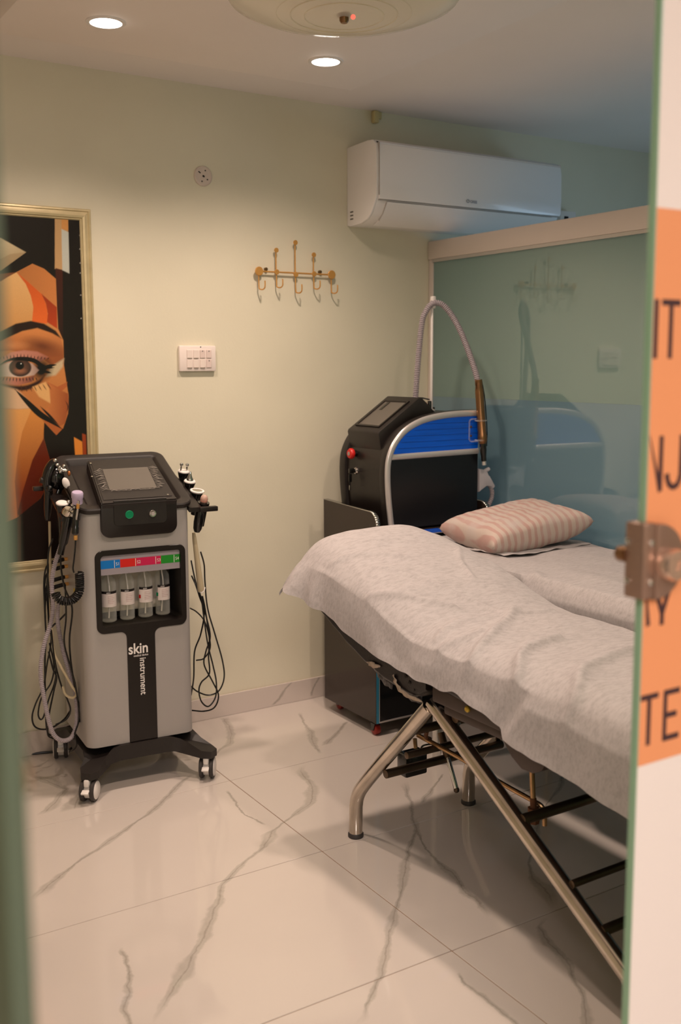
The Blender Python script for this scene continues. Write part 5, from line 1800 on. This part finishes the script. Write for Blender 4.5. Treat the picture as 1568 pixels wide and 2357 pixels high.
cab('cable', [(152, 1412, 3.30), (136, 1428, 3.31), (122, 1440, 3.32), (112, 1452, 3.33)], 0.0032, m_cable)
cab('tube', [(114, 1200, 3.36), (115, 1260, 3.36), (116, 1340, 3.35), (117, 1420, 3.33), (125, 1500, 3.31), (138, 1530, 3.29), (152, 1555, 3.28), (166, 1580, 3.27), (176, 1596, 3.27), (168, 1606, 3.28), (152, 1600, 3.29), (144, 1580, 3.30)], 0.0042, m_cream)
ribbed([UNTURN @ P(x, y, Y) for x, y, Y in ((146, 1238, 3.22), (138, 1262, 3.23), (126, 1300, 3.24), (119, 1340, 3.25), (122, 1390, 3.25), (118, 1430, 3.25), (104, 1475, 3.25), (95, 1520, 3.25), (94, 1560, 3.25), (102, 1610, 3.25), (110, 1650, 3.25), (122, 1688, 3.25), (140, 1704, 3.25), (160, 1701, 3.26), (172, 1682, 3.27), (177, 1650, 3.28), (174, 1600, 3.29), (160, 1550, 3.30), (146, 1500, 3.31), (134, 1440, 3.31), (133, 1400, 3.31), (140, 1375, 3.31))], 0.0078, 0.0062, 0.25, 'hose', m_hose, hy)
# mains cord on the floor
cd = [(1.06, 3.46, 0.10), (1.04, 3.50, 0.04), (1.03, 3.54, 0.008), (0.99, 3.575, 0.0045), (0.93, 3.59, 0.0045), (0.86, 3.595, 0.0045), (0.70, 3.60, 0.0045)]
obj('power_cord', MB().tube(smooth_path(cd, 6), 0.0042, 8), m_cable, hy)

# ---- coiled cable and cup pen (front left)
t = thing('cup_pen', 'black spray pen with a lilac cup and coiled lead, left side of grey machine', 'applicator', P(178, 1200, 3.15))
YP = 3.15
a, b = P(176, 1172, YP), P(173, 1230, YP)
obj('pen', MB().lathe([(0.005, 0), (0.0095, 0.004), (0.0105, 0.03), (0.0095, 0.055), (0.011, 0.058), (0.011, (b-a).length-0.004), (0.008, (b-a).length)], a, b-a, 18), m_blackg, t)
cu_ = P(178, 1146, YP)
obj('cup', MB().lathe([(0.010, -0.022), (0.016, -0.018), (0.0165, -0.002), (0.0185, 0.002), (0.0185, 0.016), (0.016, 0.020), (0.0, 0.020)], cu_, (-0.05, -0.25, 1), 24), m_lilac, t)
nd = obj('needle_tube', MB().tube([P(181, 1152, YP-0.025), P(180, 1166, YP-0.02), P(178, 1182, YP-0.012), P(176, 1196, YP-0.008)], 0.0036, 10), m_chrome, t)
obj('pen_collar', MB().cyl(P(180, 1160, YP-0.022), P(179, 1170, YP-0.018), 0.0052, 12), m_gold, nd)
obj('gold_nut', MB().cyl(P(174, 1232, YP), P(174, 1243, YP), 0.0062, 12, bev=0.001), m_gold, t)
obj('lead', MB().tube(smooth_path([P(174, 1243, YP), P(173, 1262, YP), P(170, 1290, YP), P(168, 1308, YP), P(170, 1318, YP)], 6), 0.0026, 8), m_cable, t)
axis = smooth_path([P(182, 1318, YP), P(184, 1345, YP), P(181, 1364, YP), P(168, 1380, YP+0.01), P(150, 1384, YP+0.02), P(134, 1378, YP+0.03), P(127, 1364, YP+0.035)], 40)
axis = resample(axis, 0.0009)
mb = MB()
hel = []
nrm = Vector((0, 1, 0))
L_ = len(axis)-1
for i, p in enumerate(axis):
    d = (axis[min(i+1, L_)]-axis[max(i-1, 0)]).normalized()
    nrm = (nrm-d*nrm.dot(d)).normalized()
    bn = d.cross(nrm)
    ph = 2*pi*i*0.0009/0.0062
    hel.append(p+nrm*0.0125*cos(ph)+bn*0.0125*sin(ph))
mb.tube(hel, 0.0030, 6)
obj('coil', mb, m_cable, t)

# ---- roller wand (chrome ball cluster) left
t = thing('roller_wand', 'black wand with a cluster of chrome balls, hanging left of the grey machine', 'applicator', P(160, 1190, 3.19))
YQ = 3.19
obj('handle', MB().lathe([(0.012, 0), (0.017, 0.004), (0.018, 0.03), (0.016, 0.036), (0.015, 0.085), (0.010, 0.095), (0.010, 0.125)], P(158, 1188, YQ), P(147, 1240, YQ)-P(158, 1188, YQ), 20), m_blackg, t)
hd = obj('head', MB().lathe([(0.0, 0.016), (0.016, 0.014), (0.020, 0.004), (0.018, -0.006), (0.0, -0.008)], P(156, 1180, YQ), (0.3, -0.5, 0.8), 22), m_steel, t)
for (x, y, r) in ((158, 1155, 0.0062), (167, 1162, 0.0055), (164, 1172, 0.0062), (171, 1168, 0.0045), (166, 1186, 0.0065), (176, 1182, 0.0045)):
    obj('ball', MB().ball(P(x, y, YQ-0.02), r, 14), m_chrome, hd)
t = thing('disc_wand', 'black wand topped by a flat white disc at the left front holder', 'applicator', P(142, 1170, 3.23))
obj('handle', MB().lathe([(0.022, 0), (0.019, -0.010), (0.016, -0.03), (0.014, -0.09), (0.009, -0.11), (0, -0.11)], P(143, 1163, 3.23), (0, 0, 1), 22), m_blackg, t)
obj('disc', MB().lathe([(0.0, 0.008), (0.016, 0.007), (0.0195, 0.004), (0.0195, 0.0), (0.0, -0.001)], P(143, 1160, 3.23), (0, -0.3, 1), 28), m_white, t)

# ---- spray gun with chrome nozzle, rear left
t = thing('spray_handpiece', 'black curved handpiece with chrome balls and a white oval pad, rear left holder', 'applicator', P(125, 1110, 3.36))
YG = 3.36
mb = MB()
mb.tube(smooth_path([P(112, 1135, YG), P(108, 1108, YG), P(113, 1085, YG), P(122, 1068, YG), P(130, 1062, YG)], 6), lambda t_: 0.013+0.006*sin(pi*t_), 14)
mb.ball(P(130, 1100, YG), 0.024, 18, scale=(1.1, 1.0, 1.6))
obj('grip', mb, m_blackg, t)
ch = obj('chrome_head', MB().cyl(P(134, 1078, YG-0.02), P(150, 1084, YG-0.03), 0.008, 14, bev=0.002), m_chrome, t)
for (x, y, r) in ((127, 1060, 0.0065), (132, 1070, 0.006), (137, 1076, 0.0058), (147, 1073, 0.0065), (139, 1086, 0.0062), (152, 1084, 0.0058)):
    obj('ball', MB().ball(P(x, y, YG-0.03), r, 14), m_chrome, ch)
obj('copper_tip', MB().ball(P(159, 1090, YG-0.03), 0.0075, 12, scale=(0.7, 0.7, 1.2)), mat('copper', lin(180, 110, 60), 0.35, metal=0.7), t)
Mz = Matrix.Rotation(radians(-20), 4, 'Y')
obj('oval_pad', MB().ball(P(152, 1112, YG-0.05), 0.0125, 18, scale=(0.95, 0.5, 1.55), M=Mz), m_white, t)
obj('pad_stem', MB().tube([P(150, 1114, YG-0.03), P(138, 1125, YG), P(132, 1140, YG)], 0.009, 10), m_blackg, t)
obj('side_knob', MB().cyl(P(104, 1108, YG), P(92, 1104, YG), 0.010, 12, bev=0.002), m_dark, t)
obj('lower_knob', MB().ball(P(114, 1124, YG-0.02), 0.011, 14), m_blackg, t)
obj('lower_grip', MB().lathe([(0.014, 0), (0.013, 0.06), (0.010, 0.085), (0.007, 0.10)], P(112, 1128, YG), P(109, 1192, YG)-P(112, 1128, YG), 16), m_blackg, t)

# ---- four probes in the right holder, front to back
def probe(name, label, px, py, Y, parts):
    p = P(px, py, Y)
    t = thing(name, label, 'applicator', p)
    up_ = Vector((0.05, -0.25, 1)).normalized()
    obj('handle', MB().lathe([(0.020, 0.0), (0.021, -0.004), (0.016, -0.022), (0.014, -0.055), (0.012, -0.085), (0, -0.088)], p, up_, 22), m_blackg, t)
    return t, p, up_
t, p, u_ = probe('bipolar_probe', 'black probe topped by a white disc with two chrome balls on stems', 423, 1085, 3.40, 0)
dk = obj('disc', MB().lathe([(0.0, 0.005), (0.018, 0.004), (0.0205, 0.001), (0.0205, -0.002), (0, -0.002)], p, u_, 28), m_white, t)
for (x, y) in ((418, 1069), (431, 1070)):
    a = P(x, y, 3.39)
    st_ = obj('stem', MB().cyl(a-u_*0.022, a, 0.0028, 10), m_chrome, dk)
    obj('ball', MB().ball(a, 0.0066, 16), m_chrome, dk)
t, p, u_ = probe('cone_probe', 'black probe with a pointed chrome cone on a white disc', 437, 1108, 3.32, 0)
dk = obj('disc', MB().lathe([(0.0, 0.005), (0.018, 0.004), (0.0205, 0.001), (0.0205, -0.002), (0, -0.002)], p, u_, 28), m_white, t)
obj('cone', MB().lathe([(0.0125, 0.005), (0.0120, 0.008), (0.007, 0.018), (0.0035, 0.030), (0.0022, 0.035), (0, 0.0355)], p, (0.05, -0.1, 1), 24), m_chrome, t)
t, p, u_ = probe('dish_probe', 'black probe with a wide shallow chrome dish in a white ring', 454, 1131, 3.25, 0)
dk = obj('ring', MB().lathe([(0.016, 0.002), (0.019, 0.0055), (0.0245, 0.004), (0.025, 0.001), (0.020, -0.004), (0.016, -0.004)], p, u_, 32), m_white, t)
obj('dish', MB().lathe([(0.0175, 0.004), (0.010, 0.0005), (0.0, -0.0005)], p, u_, 28), m_chrome, dk)
t, p, u_ = probe('bulb_probe', 'slim black probe with a small clear pink bulb by the front right arm', 469, 1156, 3.18, 0)
obj('bulb', MB().lathe([(0.0105, 0.0), (0.0125, 0.006), (0.0135, 0.013), (0.011, 0.021), (0.006, 0.0255), (0.0, 0.0265)], p, u_, 20), mat('clear pale bulb', lin(222, 188, 172), 0.15, trans=0.4), t)
obj('pink_band', MB().lathe([(0.0118, 0.002), (0.0130, 0.004), (0.0130, 0.008), (0.012, 0.009)], p, u_, 20), m_pink, t)
obj('lower_grip', MB().lathe([(0.011, 0), (0.016, 0.012), (0.017, 0.045), (0.015, 0.07), (0.010, 0.082), (0, 0.085)], P(462, 1172, 3.18), P(453, 1226, 3.20)-P(462, 1172, 3.18), 18), m_blackg, t)
# cream handpiece hanging by its cable
t = thing('cream_handpiece', 'long cream handpiece hanging at the right side of the grey machine', 'applicator', P(455, 1290, 3.25))
a, b = P(446, 1226, 3.25), P(463, 1362, 3.25)
L_ = (b-a).length
obj('grip', MB().lathe([(0.0055, 0), (0.0075, 0.02), (0.0095, L_*0.5), (0.0115, L_-0.02), (0.0115, L_-0.004), (0.009, L_)], a, b-a, 18), m_cream, t)
obj('white_tie', MB().tube([P(460, 1362, 3.245), P(464, 1365, 3.238), P(470, 1360, 3.238), P(472, 1352, 3.245)], 0.0022, 6), m_white, t)

# ---- bottles in the window
bx = [P(x, 1370, 3.215).x for x in (250, 292, 334, 374)]
m_lab = mat('white bottle label', lin(226, 214, 210), 0.55)
m_band = mat('black label band', lin(26, 20, 20), 0.5)
m_liq = clear_mat('bottle liquid', (0.96, 0.95, 0.90, 1), 0.05, 0.92, 0.3)
names = ['first clear bottle from the left in the machine window, label turned left', 'second clear bottle from the left in the machine window', 'third clear bottle from the left, red mark on its label edge', 'rightmost clear bottle with a green mark and slanting inner tube']
tag_c = [None, None, m_red, m_green]
for i, x in enumerate(bx):
    y = 3.215
    z0 = WZ0+0.006
    t = thing('bottle', names[i], 'bottle', (x, y, z0), group='bottles in the machine window')
    R = 0.0245
    obj('shell', MB().lathe([(0.0, 0.002), (0.010, 0.002), (0.014, 0.0), (R-0.004, 0.0), (R, 0.004), (R, 0.126), (R-0.0015, 0.135), (R-0.005, 0.144), (R-0.011, 0.151), (0.010, 0.154), (0.010, 0.164), (0.0, 0.164)], (x, y, z0), n=28), m_clear, t)
    obj('liquid', MB().lathe([(0.0, 0.003), (R-0.002, 0.003), (R-0.0015, 0.008), (R-0.0015, 0.092 if i < 3 else 0.05), (0, 0.092 if i < 3 else 0.05)], (x, y, z0), n=28), m_liq, t)
    obj('cap', MB().lathe([(0.013, 0.158), (0.013, 0.172), (0.011, 0.174), (0, 0.174)], (x, y, z0), n=20), m_clear, t)
    lo_ = 0.052
    mb = MB()
    a0, a1 = radians(-160 if i != 3 else -150), radians(-10)
    if i == 0:
        a0 = radians(-185)
    mb.grid(lambda u, v: (x+(R+0.0006)*cos(a0+(a1-a0)*u), y+(R+0.0006)*sin(a0+(a1-a0)*u), z0+lo_+0.044*v), 16, 1)
    lb = obj('label', mb, m_lab, t)
    mb = MB()
    mb.grid(lambda u, v: (x+(R+0.0007)*cos(a0+(a1-a0)*u), y+(R+0.0007)*sin(a0+(a1-a0)*u), z0+lo_+0.044+0.0085*v), 16, 1)
    bd = obj('label_band', mb, m_band, lb)
    text('print', 'AULA', 0.0068, m_txt, lb, facing_front(x-0.016, y-R-0.0004, z0+lo_+0.0456), sx=0.8)
    for k in range(5):
        obj('print_line', MB().box((x-0.012, y-R-0.0012, z0+lo_+0.036-0.006*k), (x+0.006+0.004*(k % 2), y-R-0.0007, z0+lo_+0.0372-0.006*k)), mat('pale print', lin(206, 176, 176), 0.6), lb)
    if tag_c[i]:
        mb = MB()
        mb.grid(lambda u, v: (x+(R+0.0009)*cos(radians(-165)+0.35*u), y+(R+0.0009)*sin(radians(-165)+0.35*u), z0+lo_+0.014+0.012*v), 4, 1)
        obj('colour_mark', mb, tag_c[i], lb)
    mb = MB().tube(smooth_path([(x-0.002, y, z0+0.16), (x+0.002, y-0.004, z0+0.10), (x-0.004 if i < 3 else x-0.008, y-0.008, z0+0.012)], 5), 0.0026, 8)
    obj('inner_tube', mb, m_white, t)
